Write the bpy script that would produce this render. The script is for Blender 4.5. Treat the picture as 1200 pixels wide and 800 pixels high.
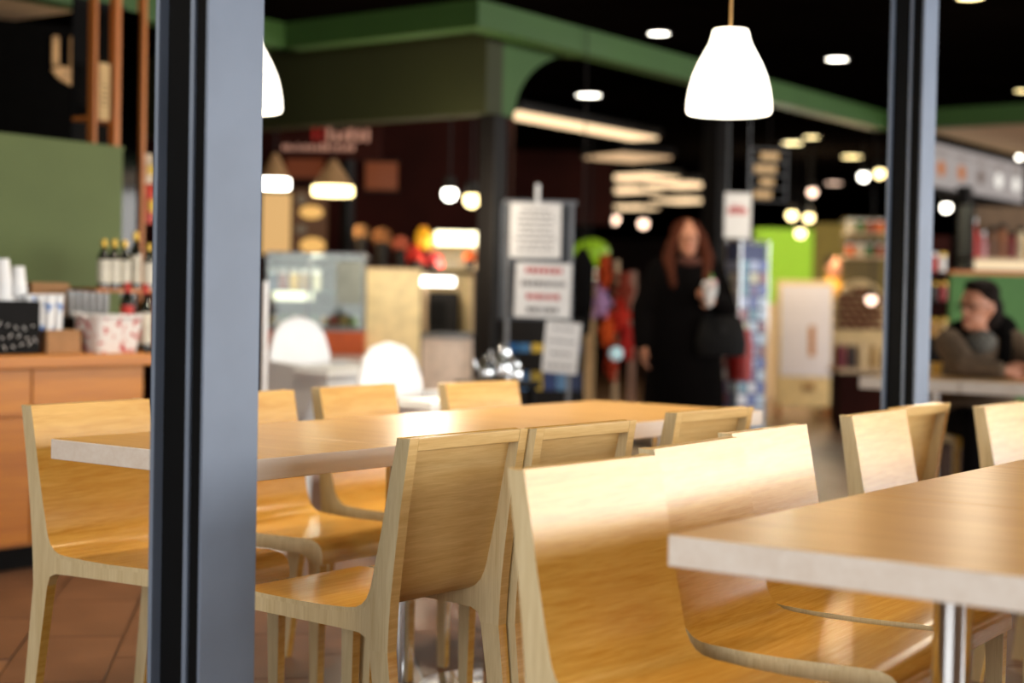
import bpy, bmesh, math, random
from mathutils import Vector, Matrix
random.seed(7)
for o in list(bpy.data.objects): bpy.data.objects.remove(o)
scene = bpy.context.scene
COL = scene.collection
PI = math.pi
# ------------------------------------------------------------------ camera
FPX, CAM_H, PITCH, ROLL = 1829.66, 1.0891, 0.024605, 0.019315
cam_data = bpy.data.cameras.new('camera')
cam = bpy.data.objects.new('camera', cam_data); COL.objects.link(cam)
cam_data.sensor_width = 36.0; cam_data.lens = FPX / 1200 * 36.0
CAM_ROT = Matrix.Rotation(PI/2 - PITCH, 3, 'X') @ Matrix.Rotation(ROLL, 3, 'Z')
cam.matrix_world = Matrix.Translation((0, 0, CAM_H)) @ CAM_ROT.to_4x4()
cam_data.dof.use_dof = True; cam_data.dof.focus_distance = 3.35; cam_data.dof.aperture_fstop = 1.75
cam_data.dof.aperture_blades = 0
cam_data.clip_start = 0.05; cam_data.clip_end = 200
scene.camera = cam
# ------------------------------------------------------------------ building grid: the seating area is turned against the view
AX = Vector((0.5907, 0.8069)); BX = Vector((-0.8069, 0.5907)); GR = math.atan2(AX.y, AX.x)
def W(a, b, z=0.0):
    p = AX*a + BX*b
    return Vector((p.x, p.y, z))
def ab(p): return (p[0]*AX.x + p[1]*AX.y, p[0]*BX.x + p[1]*BX.y)
def ray(px, py): return CAM_ROT @ Vector(((px-600)/FPX, -(py-400)/FPX, -1.0))
def P(px, py, d):                     # the point at depth d behind a pixel of the photograph
    v = ray(px, py); return v*(d/v.y) + Vector((0, 0, CAM_H))
def PZ(px, py, z):
    v = ray(px, py); return v*((z-CAM_H)/v.z) + Vector((0, 0, CAM_H))
def colb(px, b):                      # ground point on the line b = const seen in a pixel column
    v = ray(px, 358); q = Vector((v.x, v.y)); q = q*(b/q.dot(BX)); return Vector((q.x, q.y, 0))
# ------------------------------------------------------------------ world, daylight, exposure
world = bpy.data.worlds.new('world'); scene.world = world; world.use_nodes = True
wb = world.node_tree.nodes['Background']; wb.inputs[0].default_value = (0.75, 0.86, 1.0, 1); wb.inputs[1].default_value = 0.3
def area(name, loc, normal, sx, sy, power, color):
    l = bpy.data.lights.new(name, 'AREA'); l.shape = 'RECTANGLE'; l.size = sx; l.size_y = sy; l.energy = power; l.color = color
    o = bpy.data.objects.new(name, l); COL.objects.link(o); o.location = loc
    o.rotation_euler = Vector(normal).to_track_quat('-Z', 'Y').to_euler(); return o
WIN_B, WIN_A = -4.6, -3.6             # the two window walls behind the camera
DAY = (1.0, 0.98, 0.94)
area('daylight_side', W(11.0, WIN_B+0.1, 1.55), (BX.x, BX.y, -0.04), 19.0, 1.9, 1180, DAY)
area('daylight_rear', W(WIN_A+0.1, 0.6, 1.5), (AX.x, AX.y, -0.05), 5.0, 2.0, 215, DAY)
def spot(name, loc, power, color, size=2.2, blend=0.6, rad=0.08, target=None):
    l = bpy.data.lights.new(name, 'SPOT'); l.energy = power; l.color = color; l.spot_size = size; l.spot_blend = blend; l.shadow_soft_size = rad
    o = bpy.data.objects.new(name, l); COL.objects.link(o); o.location = loc
    if target is not None: o.rotation_euler = (Vector(target)-Vector(loc)).to_track_quat('-Z', 'Y').to_euler()
    return o
def point(name, loc, power, color, rad=0.06):
    l = bpy.data.lights.new(name, 'POINT'); l.energy = power; l.color = color; l.shadow_soft_size = rad
    o = bpy.data.objects.new(name, l); COL.objects.link(o); o.location = loc; return o
WARM = (1.0, 0.74, 0.42); WARM2 = (1.0, 0.84, 0.62)
vs = scene.view_settings
vs.view_transform = 'Standard'; vs.look = 'None'; vs.gamma = 1.0; vs.use_curve_mapping = False; vs.exposure = 0.0
scene.cycles.max_bounces = 6; scene.cycles.diffuse_bounces = 3; scene.cycles.glossy_bounces = 3
scene.cycles.transmission_bounces = 6; scene.cycles.transparent_max_bounces = 8
scene.cycles.caustics_reflective = False; scene.cycles.caustics_refractive = False
scene.cycles.sample_clamp_indirect = 4.0
# ------------------------------------------------------------------ materials
MATS = {}
def lin(c):
    return tuple((x/12.92 if x <= 0.04045 else ((x+0.055)/1.055)**2.4) for x in (c[0]/255, c[1]/255, c[2]/255)) + (1.0,)
def mat(name, rgb, rough=0.5, metal=0.0, emit=0.0, var=0.10, scale=14.0, stretch=(1, 1, 1), alpha=1.0, coat=0.0, trans=0.0, bump=0.0, spec=0.5, emit_rgb=None, rgb2=None, lo=0.35, hi=0.65):
    if name in MATS: return MATS[name]
    m = bpy.data.materials.new(name); m.use_nodes = True; nt = m.node_tree; b = nt.nodes['Principled BSDF']
    tc = nt.nodes.new('ShaderNodeTexCoord'); mp = nt.nodes.new('ShaderNodeMapping'); mp.inputs['Scale'].default_value = stretch
    nt.links.new(tc.outputs['Object'], mp.inputs[0])
    nz = nt.nodes.new('ShaderNodeTexNoise'); nz.inputs['Scale'].default_value = scale; nz.inputs['Detail'].default_value = 4
    nt.links.new(mp.outputs[0], nz.inputs['Vector'])
    cr = nt.nodes.new('ShaderNodeValToRGB'); c = lin(rgb)
    c2 = lin(rgb2) if rgb2 else tuple(min(1, x*(1+var)) for x in c[:3]) + (1,)
    c1 = c if rgb2 else tuple(x*(1-var) for x in c[:3]) + (1,)
    cr.color_ramp.elements[0].position = lo; cr.color_ramp.elements[1].position = hi
    cr.color_ramp.elements[0].color = c1; cr.color_ramp.elements[1].color = c2
    nt.links.new(nz.outputs[0], cr.inputs[0]); nt.links.new(cr.outputs[0], b.inputs['Base Color'])
    b.inputs['Roughness'].default_value = rough; b.inputs['Metallic'].default_value = metal
    b.inputs['Alpha'].default_value = alpha; b.inputs['Coat Weight'].default_value = coat; b.inputs['Coat Roughness'].default_value = 0.12
    b.inputs['Transmission Weight'].default_value = trans; b.inputs['Specular IOR Level'].default_value = spec
    if emit:
        b.inputs['Emission Strength'].default_value = emit
        b.inputs['Emission Color'].default_value = lin(emit_rgb or rgb)
    if bump:
        bp = nt.nodes.new('ShaderNodeBump'); bp.inputs['Strength'].default_value = bump; bp.inputs['Distance'].default_value = 0.002
        nt.links.new(nz.outputs[0], bp.inputs['Height']); nt.links.new(bp.outputs[0], b.inputs['Normal'])
    MATS[name] = m; return m
def wood(name, dark, light, rough=0.32, axis='x', fine=1.0, coat=0.0, spec=0.5):
    if name in MATS: return MATS[name]
    m = bpy.data.materials.new(name); m.use_nodes = True; nt = m.node_tree; b = nt.nodes['Principled BSDF']
    tc = nt.nodes.new('ShaderNodeTexCoord'); oi = nt.nodes.new('ShaderNodeObjectInfo')
    sc = {'x': (2.0, 38, 38), 'y': (38, 2.0, 38), 'z': (38, 38, 2.0)}[axis]
    ad = nt.nodes.new('ShaderNodeVectorMath'); ad.operation = 'ADD'
    ml = nt.nodes.new('ShaderNodeMath'); ml.operation = 'MULTIPLY'; ml.inputs[1].default_value = 7.0
    nt.links.new(oi.outputs['Random'], ml.inputs[0]); nt.links.new(tc.outputs['Object'], ad.inputs[0]); nt.links.new(ml.outputs[0], ad.inputs[1])
    mp = nt.nodes.new('ShaderNodeMapping'); mp.inputs['Scale'].default_value = tuple(s*fine for s in sc)
    nt.links.new(ad.outputs[0], mp.inputs[0])
    n1 = nt.nodes.new('ShaderNodeTexNoise'); n1.inputs['Scale'].default_value = 1.0; n1.inputs['Detail'].default_value = 6; n1.inputs['Roughness'].default_value = 0.62
    n1.inputs['Distortion'].default_value = 0.6
    n2 = nt.nodes.new('ShaderNodeTexNoise'); n2.inputs['Scale'].default_value = 5.0; n2.inputs['Detail'].default_value = 3
    nt.links.new(mp.outputs[0], n1.inputs['Vector']); nt.links.new(mp.outputs[0], n2.inputs['Vector'])
    mx = nt.nodes.new('ShaderNodeMix'); mx.data_type = 'FLOAT'; mx.inputs[0].default_value = 0.35
    nt.links.new(n1.outputs[0], mx.inputs[2]); nt.links.new(n2.outputs[0], mx.inputs[3])
    cr = nt.nodes.new('ShaderNodeValToRGB'); cr.color_ramp.elements[0].position = 0.34; cr.color_ramp.elements[1].position = 0.62
    cr.color_ramp.elements[0].color = lin(dark); cr.color_ramp.elements[1].color = lin(light)
    nt.links.new(mx.outputs[0], cr.inputs[0]); nt.links.new(cr.outputs[0], b.inputs['Base Color'])
    b.inputs['Roughness'].default_value = rough; b.inputs['Coat Weight'].default_value = coat; b.inputs['Coat Roughness'].default_value = 0.15
    b.inputs['Specular IOR Level'].default_value = spec
    bp = nt.nodes.new('ShaderNodeBump'); bp.inputs['Strength'].default_value = 0.12; bp.inputs['Distance'].default_value = 0.001
    nt.links.new(n1.outputs[0], bp.inputs['Height']); nt.links.new(bp.outputs[0], b.inputs['Normal'])
    MATS[name] = m; return m
def glow(name, rgb, strength):
    if name in MATS: return MATS[name]
    m = bpy.data.materials.new(name); m.use_nodes = True; nt = m.node_tree; b = nt.nodes['Principled BSDF']
    b.inputs['Base Color'].default_value = tuple(x*0.12 for x in lin(rgb)[:3]) + (1,); b.inputs['Emission Color'].default_value = lin(rgb); b.inputs['Emission Strength'].default_value = strength
    MATS[name] = m; return m
def glass(name, tint=(235, 245, 242), alpha=0.12, rough=0.02):
    if name in MATS: return MATS[name]
    m = bpy.data.materials.new(name); m.use_nodes = True; nt = m.node_tree; out = nt.nodes['Material Output']; b = nt.nodes['Principled BSDF']
    tr = nt.nodes.new('ShaderNodeBsdfTransparent'); tr.inputs[0].default_value = lin(tint)
    gl = nt.nodes.new('ShaderNodeBsdfGlossy'); gl.inputs['Roughness'].default_value = rough
    fr = nt.nodes.new('ShaderNodeFresnel'); fr.inputs[0].default_value = 1.45
    ms = nt.nodes.new('ShaderNodeMixShader'); nt.links.new(fr.outputs[0], ms.inputs[0]); nt.links.new(tr.outputs[0], ms.inputs[1]); nt.links.new(gl.outputs[0], ms.inputs[2])
    nt.links.new(ms.outputs[0], out.inputs[0]); nt.nodes.remove(b); MATS[name] = m; return m
VENEER = wood('chair_veneer', (208, 152, 58), (234, 188, 98), rough=0.25, axis='x', spec=0.72, fine=1.7)
PANEL = wood('chair_back_veneer', (208, 168, 102), (230, 196, 134), rough=0.4, axis='x', fine=1.7)
PLY = wood('plywood_edge', (206, 186, 140), (228, 212, 172), rough=0.55, axis='z', fine=1.6)
TOPW = wood('table_laminate', (206, 156, 88), (228, 184, 118), rough=0.33, axis='y', fine=0.7)
TEDGE = wood('table_edge', (232, 220, 208), (243, 235, 226), rough=0.45, axis='x', fine=0.5)
COUNTERW = wood('counter_wood', (170, 98, 16), (198, 126, 28), rough=0.4, axis='x', fine=0.4)
POSTW = wood('post_wood', (186, 104, 40), (208, 126, 56), rough=0.45, axis='z', fine=0.4)
CHROME = mat('chrome', (205, 208, 212), 0.12, 1.0, var=0.03)
STEELP = mat('column_paint', (116, 130, 152), 0.5, 0.0, var=0.06, scale=6, bump=0.02)
STEELD = mat('column_paint_shade', (26, 32, 40), 0.5, 0.0, var=0.1, scale=6)  # darker column paint copy carrying the recess shade; no part uses it
BLACK = mat('black_ceiling', (7, 5, 4), 1.0, var=0.2, scale=2, spec=0.0)
BLACKP = mat('black_plastic', (12, 11, 11), 0.6, var=0.15, spec=0.12)
GREEN = mat('green_paint', (52, 86, 33), 0.6, var=0.05, scale=3)
GPANEL = mat('green_panel', (100, 114, 64), 0.7, var=0.05, scale=3)
BEIGE = mat('beige_plaster', (214, 186, 150), 0.8, var=0.04, scale=3)
WHITEP = mat('white_plastic', (242, 243, 246), 0.35, var=0.02)
WHITE = mat('white_paper', (232, 230, 228), 0.7, var=0.03)
GREYM = mat('grey_metal', (120, 122, 126), 0.4, 0.6, var=0.06)
DARKM = mat('dark_metal', (20, 17, 16), 0.55, 0.0, var=0.1, spec=0.2)
RED = mat('red_print', (186, 40, 34), 0.5, var=0.15)
GLASS = glass('clear_glass')
CARD = mat('cardboard', (160, 118, 78), 0.8, var=0.1)
DBROWN = mat('dark_brown_wall', (46, 15, 9), 0.9, var=0.2, spec=0.15, scale=2)
# ------------------------------------------------------------------ mesh helpers
class MB:
    def __init__(s): s.v = []; s.f = []; s.m = []
    def add(s, vs_, fs, mi=0):
        n = len(s.v); s.v += [tuple(v) for v in vs_]; s.f += [tuple(i+n for i in f) for f in fs]; s.m += [mi]*len(fs); return s
    def box(s, x0, x1, y0, y1, z0, z1, mi=0):
        return s.add([(x0, y0, z0), (x1, y0, z0), (x1, y1, z0), (x0, y1, z0), (x0, y0, z1), (x1, y0, z1), (x1, y1, z1), (x0, y1, z1)],
              [(3, 2, 1, 0), (4, 5, 6, 7), (0, 1, 5, 4), (1, 2, 6, 5), (2, 3, 7, 6), (3, 0, 4, 7)], mi)
    def prism_x(s, poly, x0, x1, mi=0, cap=None):           # polygon in (y, z) swept along x
        n = len(poly); vs_ = [(x0, y, z) for y, z in poly] + [(x1, y, z) for y, z in poly]
        s.add(vs_, [(i, (i+1) % n, n+(i+1) % n, n+i) for i in range(n)], mi)
        k = len(s.v)-2*n; c = mi if cap is None else cap
        s.f += [tuple(k+i for i in reversed(range(n))), tuple(k+n+i for i in range(n))]; s.m += [c, c]; return s
    def prism_z(s, poly, z0, z1, mi=0, cap=None):           # polygon in (x, y) swept along z
        n = len(poly); vs_ = [(x, y, z0) for x, y in poly] + [(x, y, z1) for x, y in poly]
        s.add(vs_, [(i, (i+1) % n, n+(i+1) % n, n+i) for i in range(n)], mi)
        k = len(s.v)-2*n; c = mi if cap is None else cap
        s.f += [tuple(k+i for i in reversed(range(n))), tuple(k+n+i for i in range(n))]; s.m += [c, c]; return s
    def prism_y(s, poly, y0, y1, mi=0, cap=None):           # polygon in (x, z) swept along y
        n = len(poly); vs_ = [(x, y0, z) for x, z in poly] + [(x, y1, z) for x, z in poly]
        s.add(vs_, [(i, (i+1) % n, n+(i+1) % n, n+i) for i in range(n)], mi)
        k = len(s.v)-2*n; c = mi if cap is None else cap
        s.f += [tuple(k+i for i in reversed(range(n))), tuple(k+n+i for i in range(n))]; s.m += [c, c]; return s
    def lathe(s, prof, n=24, c=(0, 0, 0), mi=0, closed=False):
        k = len(prof); vs_ = []
        for i in range(n):
            t = 2*PI*i/n
            for r, z in prof: vs_.append((c[0]+r*math.cos(t), c[1]+r*math.sin(t), c[2]+z))
        fs = []
        for i in range(n):
            j = (i+1) % n
            for q in range(k-1 if not closed else k):
                p = (q+1) % k; fs.append((i*k+q, j*k+q, j*k+p, i*k+p))
        return s.add(vs_, fs, mi)
    def cyl(s, c, r, z0, z1, n=20, mi=0, r1=None):
        r1 = r if r1 is None else r1
        return s.lathe([(0.0001, z0), (r, z0), (r1, z1), (0.0001, z1)], n, (c[0], c[1], 0), mi)
    def tube(s, pts, r, n=8, mi=0):
        pts = [Vector(p) for p in pts]; rs = r if isinstance(r, (list, tuple)) else [r]*len(pts)
        vs_ = []; fs = []
        for i, p in enumerate(pts):
            t = (pts[min(i+1, len(pts)-1)] - pts[max(i-1, 0)]).normalized()
            u = t.cross(Vector((0.13, 0.21, 1)) if abs(t.z) < 0.95 else Vector((1, 0.1, 0))).normalized(); w = t.cross(u)
            for j in range(n):
                q = 2*PI*j/n; vs_.append(p + (u*math.cos(q) + w*math.sin(q))*rs[i])
        for i in range(len(pts)-1):
            for j in range(n): fs.append((i*n+j, i*n+(j+1) % n, (i+1)*n+(j+1) % n, (i+1)*n+j))
        fs.append(tuple(reversed(range(n)))); fs.append(tuple((len(pts)-1)*n+j for j in range(n)))
        return s.add(vs_, fs, mi)
    def ell(s, c, r, nu=14, nv=9, mi=0, rot=None):
        vs_ = []; fs = []
        for i in range(nv+1):
            ph = PI*i/nv
            for j in range(nu):
                t = 2*PI*j/nu; q = Vector((r[0]*math.sin(ph)*math.cos(t), r[1]*math.sin(ph)*math.sin(t), r[2]*math.cos(ph)))
                if rot: q = rot @ q
                vs_.append(q + Vector(c))
        for i in range(nv):
            for j in range(nu): fs.append((i*nu+j, (i+1)*nu+j, (i+1)*nu+(j+1) % nu, i*nu+(j+1) % nu))
        return s.add(vs_, fs, mi)
    def cap(s, p0, r0, p1, r1, n=14):
        p0 = Vector(p0); p1 = Vector(p1)
        s.tube([p0, p1], [r0, r1], n); s.ell(p0, (r0*0.99,)*3, n, 8); s.ell(p1, (r1*0.99,)*3, n, 8); return s
    def loft(s, secs, n=20, mi=0):                             # sections (cx, cy, z, rx, ry)
        vs_ = []; fs = []
        for (cx, cy, z, rx, ry) in secs:
            for j in range(n): t = 2*PI*j/n; vs_.append((cx+rx*math.cos(t), cy+ry*math.sin(t), z))
        for i in range(len(secs)-1):
            for j in range(n): fs.append((i*n+j, i*n+(j+1) % n, (i+1)*n+(j+1) % n, (i+1)*n+j))
        fs.append(tuple(reversed(range(n)))); fs.append(tuple((len(secs)-1)*n+j for j in range(n)))
        return s.add(vs_, fs, mi)
    def mesh(s, name, mats, smooth=False):
        me = bpy.data.meshes.new(name); me.from_pydata(s.v, [], s.f)
        for m in (mats if isinstance(mats, (list, tuple)) else [mats]): me.materials.append(m)
        me.polygons.foreach_set('material_index', s.m)
        bm = bmesh.new(); bm.from_mesh(me); bmesh.ops.remove_doubles(bm, verts=bm.verts, dist=1e-5); bmesh.ops.recalc_face_normals(bm, faces=bm.faces); bm.to_mesh(me); bm.free()
        if smooth:
            me.polygons.foreach_set('use_smooth', [True]*len(me.polygons))
            if smooth != 'all': me.set_sharp_from_angle(angle=math.radians(40))
        me.update(); return me
    def build(s, name, mats, parent=None, smooth=False, loc=None, rotz=None, bevel=0.0, seg=2):
        o = bpy.data.objects.new(name, s.mesh(name, mats, smooth)); COL.objects.link(o)
        if parent: o.parent = parent
        if loc is not None: o.location = loc
        if rotz is not None: o.rotation_euler = (0, 0, rotz)
        if bevel:
            b = o.modifiers.new('bevel', 'BEVEL'); b.width = bevel; b.segments = seg; b.limit_method = 'ANGLE'; b.angle_limit = math.radians(40)
        return o
def tag(o, label=None, cat=None, group=None, kind=None):
    if label: o['label'] = label
    if cat: o['category'] = cat
    if group: o['group'] = group
    if kind: o['kind'] = kind
    return o
def empty(name, loc, rotz, label, cat, group=None):
    o = bpy.data.objects.new(name, None); COL.objects.link(o); o.location = loc; o.rotation_euler = (0, 0, rotz); o.empty_display_size = 0.1
    return tag(o, label, cat, group)
def struct(o): o['kind'] = 'structure'; return o
def dup(o, parent=None):
    c = o.copy(); COL.objects.link(c); c.parent = parent
    for ch in o.children: dup(ch, c)
    return c
def arc(cx, cy, r, a0, a1, n=6): return [(cx+r*math.cos(math.radians(a0+(a1-a0)*i/n)), cy+r*math.sin(math.radians(a0+(a1-a0)*i/n))) for i in range(n+1)]
def remesh(o, vox, smooth=6):
    r = o.modifiers.new('remesh', 'REMESH'); r.mode = 'VOXEL'; r.voxel_size = vox; r.use_smooth_shade = True
    if smooth: s = o.modifiers.new('smooth', 'SMOOTH'); s.factor = 0.5; s.iterations = smooth
    return o
# ================================================================== THE SETTING
A0, A1, B0, B1 = -3.6, 34.0, -4.6, 30.0
CEIL = 2.75
def tilemat():
    m = bpy.data.materials.new('far_floor_tiles'); m.use_nodes = True; nt = m.node_tree; b = nt.nodes['Principled BSDF']
    tc = nt.nodes.new('ShaderNodeTexCoord'); mp = nt.nodes.new('ShaderNodeMapping'); mp.inputs['Rotation'].default_value = (0, 0, -PI/4); mp.inputs['Location'].default_value = (0.3, 0.15, 0)
    nt.links.new(tc.outputs['Object'], mp.inputs[0])
    br = nt.nodes.new('ShaderNodeTexBrick'); br.offset = 0.5; br.inputs['Scale'].default_value = 1.0
    br.inputs['Brick Width'].default_value = 0.6; br.inputs['Row Height'].default_value = 0.3; br.inputs['Mortar Size'].default_value = 0.006
    br.inputs['Color1'].default_value = lin((132, 100, 76)); br.inputs['Color2'].default_value = lin((118, 88, 68)); br.inputs['Mortar'].default_value = lin((34, 25, 20))
    nt.links.new(mp.outputs[0], br.inputs['Vector']); nt.links.new(br.outputs['Color'], b.inputs['Base Color']); b.inputs['Roughness'].default_value = 0.28
    return m
TILE = mat('floor_tile', (112, 80, 60), 0.42, var=0.14, scale=5, bump=0.05, spec=0.35)
TILE_ROT = GR + PI/4                                            # tiles lie diagonally to the building
fl = MB().box(A0-0.1, A1, B0-0.1, B1, -0.15, -0.004).build('floor', tilemat(), rotz=GR); struct(fl)
# floor tiles that can be picked apart: laid diagonally, alternate rows staggered
tm = MB().box(-0.2955, 0.2955, -0.1455, 0.1455, -0.012, 0.0).mesh('floor_tile', TILE)
rows = []
cr_, sr_ = math.cos(TILE_ROT), math.sin(TILE_ROT)
for i in range(-60, 60):
    for j in range(-90, 90):
        u = 0.6*i + (0.3 if j % 2 else 0.0); v = 0.3*j
        x = u*cr_ - v*sr_; y = u*sr_ + v*cr_
        if y < 3.4 or y > 12.4: continue
        px = 600 + FPX*x/y
        if -60 < px < 1260: rows.append((y, x, y))
rows.sort()
for d, x, y in rows[:300]:
    o = bpy.data.objects.new('floor_tile', tm); COL.objects.link(o); o.parent = fl
    o.matrix_parent_inverse = Matrix.Identity(4)
    a_, b_ = ab((x, y)); o.location = (a_, b_, 0); o.rotation_euler = (0, 0, PI/4)
struct(MB().box(A0-0.1, A1, B0-0.1, B1, CEIL, CEIL+0.15).build('ceiling', BLACK, rotz=GR))
FARW = mat('far_wall_dark', (40, 22, 16), 0.9, var=0.3, scale=1)
struct(MB().box(A1-0.2, A1, B0, B1, -0.1, CEIL).build('wall_far', FARW, rotz=GR))
struct(MB().box(A0, A1, B1-0.2, B1, -0.1, CEIL).build('wall_left', FARW, rotz=GR))
# window walls behind the camera: sill, lintel and piers with open panes between them
def window_wall(name, along, lo, hi, fixed, openings):
    mb = MB(); t0, t1 = fixed
    def bx(u0, u1, z0, z1):
        if along == 'a': mb.box(u0, u1, t0, t1, z0, z1)
        else: mb.box(t0, t1, u0, u1, z0, z1)
    cur = lo
    for (u0, u1) in openings:
        bx(cur, u0, 0, CEIL); bx(u0, u1, 0, 0.45); bx(u0, u1, 2.55, CEIL); cur = u1
    bx(cur, hi, 0, CEIL)
    return struct(mb.build(name, BEIGE, rotz=GR))
window_wall('wall_right', 'a', A0, 34.0, (B0-0.3, B0-0.1), [(1.5, 4.6), (4.7, 7.8), (7.9, 11.0), (11.1, 14.2), (14.3, 17.4), (17.5, 20.5)])
window_wall('wall_back', 'b', B0, 30.0, (A0-0.3, A0-0.1), [(-1.9, 0.5), (0.6, 3.1)])
wn = 0
for (u0, u1) in [(1.5, 4.6), (4.7, 7.8), (7.9, 11.0), (11.1, 14.2), (14.3, 17.4), (17.5, 20.5)]:
    wn += 1; f = MB()
    for (x0, x1, z0, z1) in ((u0, u0+0.05, 0.45, 2.55), (u1-0.05, u1, 0.45, 2.55), (u0, u1, 0.45, 0.5), (u0, u1, 2.5, 2.55)): f.box(x0, x1, B0-0.25, B0-0.15, z0, z1)
    w = struct(f.build('window_%d' % wn, STEELP, rotz=GR)); MB().box(u0+0.05, u1-0.05, B0-0.21, B0-0.20, 0.5, 2.5).build('pane', GLASS, w)
for (u0, u1) in [(-1.9, 0.5), (0.6, 3.1)]:
    wn += 1; f = MB()
    for (x0, x1, z0, z1) in ((u0, u0+0.05, 0.45, 2.55), (u1-0.05, u1, 0.45, 2.55), (u0, u1, 0.45, 0.5), (u0, u1, 2.5, 2.55)): f.box(A0-0.25, A0-0.15, x0, x1, z0, z1)
    w = struct(f.build('window_%d' % wn, STEELP, rotz=GR)); MB().box(A0-0.21, A0-0.20, u0+0.05, u1-0.05, 0.5, 2.5).build('pane', GLASS, w)
# green fascia band stepping round the seating area (underside lip 2.60, ceiling 2.75)
def fascia(poly, th, z0, z1, name, m):
    mb = MB()
    for (p, q) in zip(poly[:-1], poly[1:]):
        a0_, a1_ = sorted((p[0], q[0])); b0_, b1_ = sorted((p[1], q[1]))
        mb.box(a0_, a1_+th, b0_, b1_+th, z0, z1)
    return struct(mb.build(name, m, rotz=GR))
fascia([(A0, 6.72), (6.80, 6.72)], 0.14, 2.60, CEIL, 'trim_1', GREEN)
fascia([(6.80, 5.25), (6.80, 6.72)], 0.14, 2.60, CEIL, 'trim_2', GREEN)
fascia([(6.94, 5.25), (12.40, 5.25)], 0.14, 2.60, CEIL, 'trim_3', GREEN)
fascia([(12.40, B0), (12.40, 5.25)], 0.14, 2.60, CEIL, 'trim_4', GREEN)
# deeper green bulkhead behind the band, with a quarter arch rising from the dark column
struct(MB().box(7.28, 7.44, 5.55, 12.0, 2.20, CEIL).build('trim_5', mat('green_paint_shade', (42, 46, 12), 0.7, var=0.05, scale=3), rotz=GR))  # darker olive copy of the green; the shade on this side is in the colour
archp = [(7.44, CEIL), (7.44, 2.20), (7.56, 2.20)] + [(7.56+0.80*(1-math.cos(t*PI/24)), 2.20+0.47*math.sin(t*PI/24)) for t in range(1, 12)] + [(8.5, 2.69), (8.5, CEIL)]
struct(MB().prism_y(archp, 5.55, 5.72).build('trim_6', GREEN, rotz=GR))
# beige soffits
struct(MB().box(A0, 5.37, 6.86, 14.0, 2.60, 2.70).build('trim_7', BEIGE, rotz=GR))
struct(MB().box(12.54, 20.0, B0, 5.0, 2.60, 2.70).build('trim_8', BEIGE, rotz=GR))
# ================================================================== STEEL COLUMNS
RECESS_SHADE = mat('recess_shade_black', (6, 8, 11), 0.7, var=0.1, spec=0.15)  # near-black fill: the shade inside the column grooves is put into the colour
def steel_column(pxl, pxc, pxr, d, label, ztop=CEIL):
    c = P(pxc, 400, d)
    def wid(k, D): k = (k-600)/FPX; return (k*c.y - c.x)/(D.x - k*D.y)
    wb_, wa_ = wid(pxl, BX), wid(pxr, AX)
    t = empty('steel_column', (c.x, c.y, 0), GR, label, 'column')
    g = 0.055
    poly = [(0, 0), (wa_, 0), (wa_, wb_), (0, wb_), (0, wb_*0.93), (g, wb_*0.93), (g, wb_*0.47), (0.016, wb_*0.47), (0.016, wb_*0.39), (g, wb_*0.39), (g, wb_*0.08), (0.004, wb_*0.08), (0.004, wb_*0.03)]
    MB().prism_z(poly, 0, ztop).build('profile', STEELP, t, bevel=0.0015)
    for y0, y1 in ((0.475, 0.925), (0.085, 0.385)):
        MB().box(0.022, g, wb_*y0, wb_*y1, 0, ztop).build('recess_shade_fill', RECESS_SHADE, t)
    MB().box(-0.006, wa_+0.006, -0.006, wb_+0.006, 0, 0.012).build('base_plate', STEELP, t)
    return t
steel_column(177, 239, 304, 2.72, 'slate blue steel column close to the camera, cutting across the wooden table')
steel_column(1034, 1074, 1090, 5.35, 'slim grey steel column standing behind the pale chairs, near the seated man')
# ================================================================== TABLES
def pedestal(t, x, y, base=True):
    MB().lathe([(0.0001, 0.02), (0.03, 0.02), (0.03, 0.70), (0.0001, 0.70)], 24, (x, y, 0)).build('column', CHROME, t, smooth=True)
    MB().box(x-0.12, x+0.12, y-0.12, y+0.12, 0.690, 0.702).build('mounting_plate', DARKM, t)
    if base: MB().lathe([(0.0001, 0.0), (0.21, 0.0), (0.21, 0.008), (0.06, 0.022), (0.0001, 0.022)], 32, (x, y, 0)).build('base', CHROME, t, smooth=True)
def dining_table(a0_, a1_, b0_, b1_, cols, label, th=0.048, group=None):
    t = empty('dining_table', W(a0_, b0_), GR, label, 'table', group)
    la, lb = a1_-a0_-0.0015, b1_-b0_
    mb = MB().box(0, la, 0, lb, 0.75-th, 0.75, 1)
    mb.m[1] = 0; mb.m[0] = 0
    mb.build('tabletop', [TOPW, TEDGE], t, bevel=0.0025)
    for (ca, cb) in cols: pedestal(t, ca-a0_, cb-b0_)
    return t
LB0, LB1 = 2.373, 3.035
dining_table(2.318, 2.79, LB0, LB1, [(2.56, 2.72)], 'narrow wooden table end crossed by the slate blue column, joined to a longer top')
dining_table(2.79, 3.72, LB0, LB1, [(3.18, 2.70), (3.52, 2.62)], 'honey wooden table in the middle of the long row, behind two tan chair backs')
dining_table(3.72, 4.655, LB0, LB1, [(4.06, 2.70), (4.42, 2.62)], 'wooden table at the far end of the long row, under the white pendant lamp')
RB1 = 1.176; RB0 = RB1-0.70
dining_table(2.009, 2.709, RB0, RB1, [(2.36, 0.868)], 'nearest wooden table with a pale grey edge and a thick chrome leg')
dining_table(2.709, 3.409, RB0, RB1, [(3.06, 0.83)], 'wooden table joined directly behind the nearest table with the grey edge')
dining_table(3.409, 4.109, RB0, RB1, [(3.76, 0.83)], 'wooden table, third in line from the grey-edged corner, at the picture edge')
dining_table(4.109, 4.809, RB0, RB1, [(4.46, 0.83)], 'unseen wooden table added at the end of the nearest row, beyond the picture edge')  # further table added along with the light-blocking chairs
dining_table(7.45, 8.15, 2.745, 3.26, [(7.8, 3.0)], 'far wooden table reaching behind the slim grey column', th=0.06)
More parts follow.
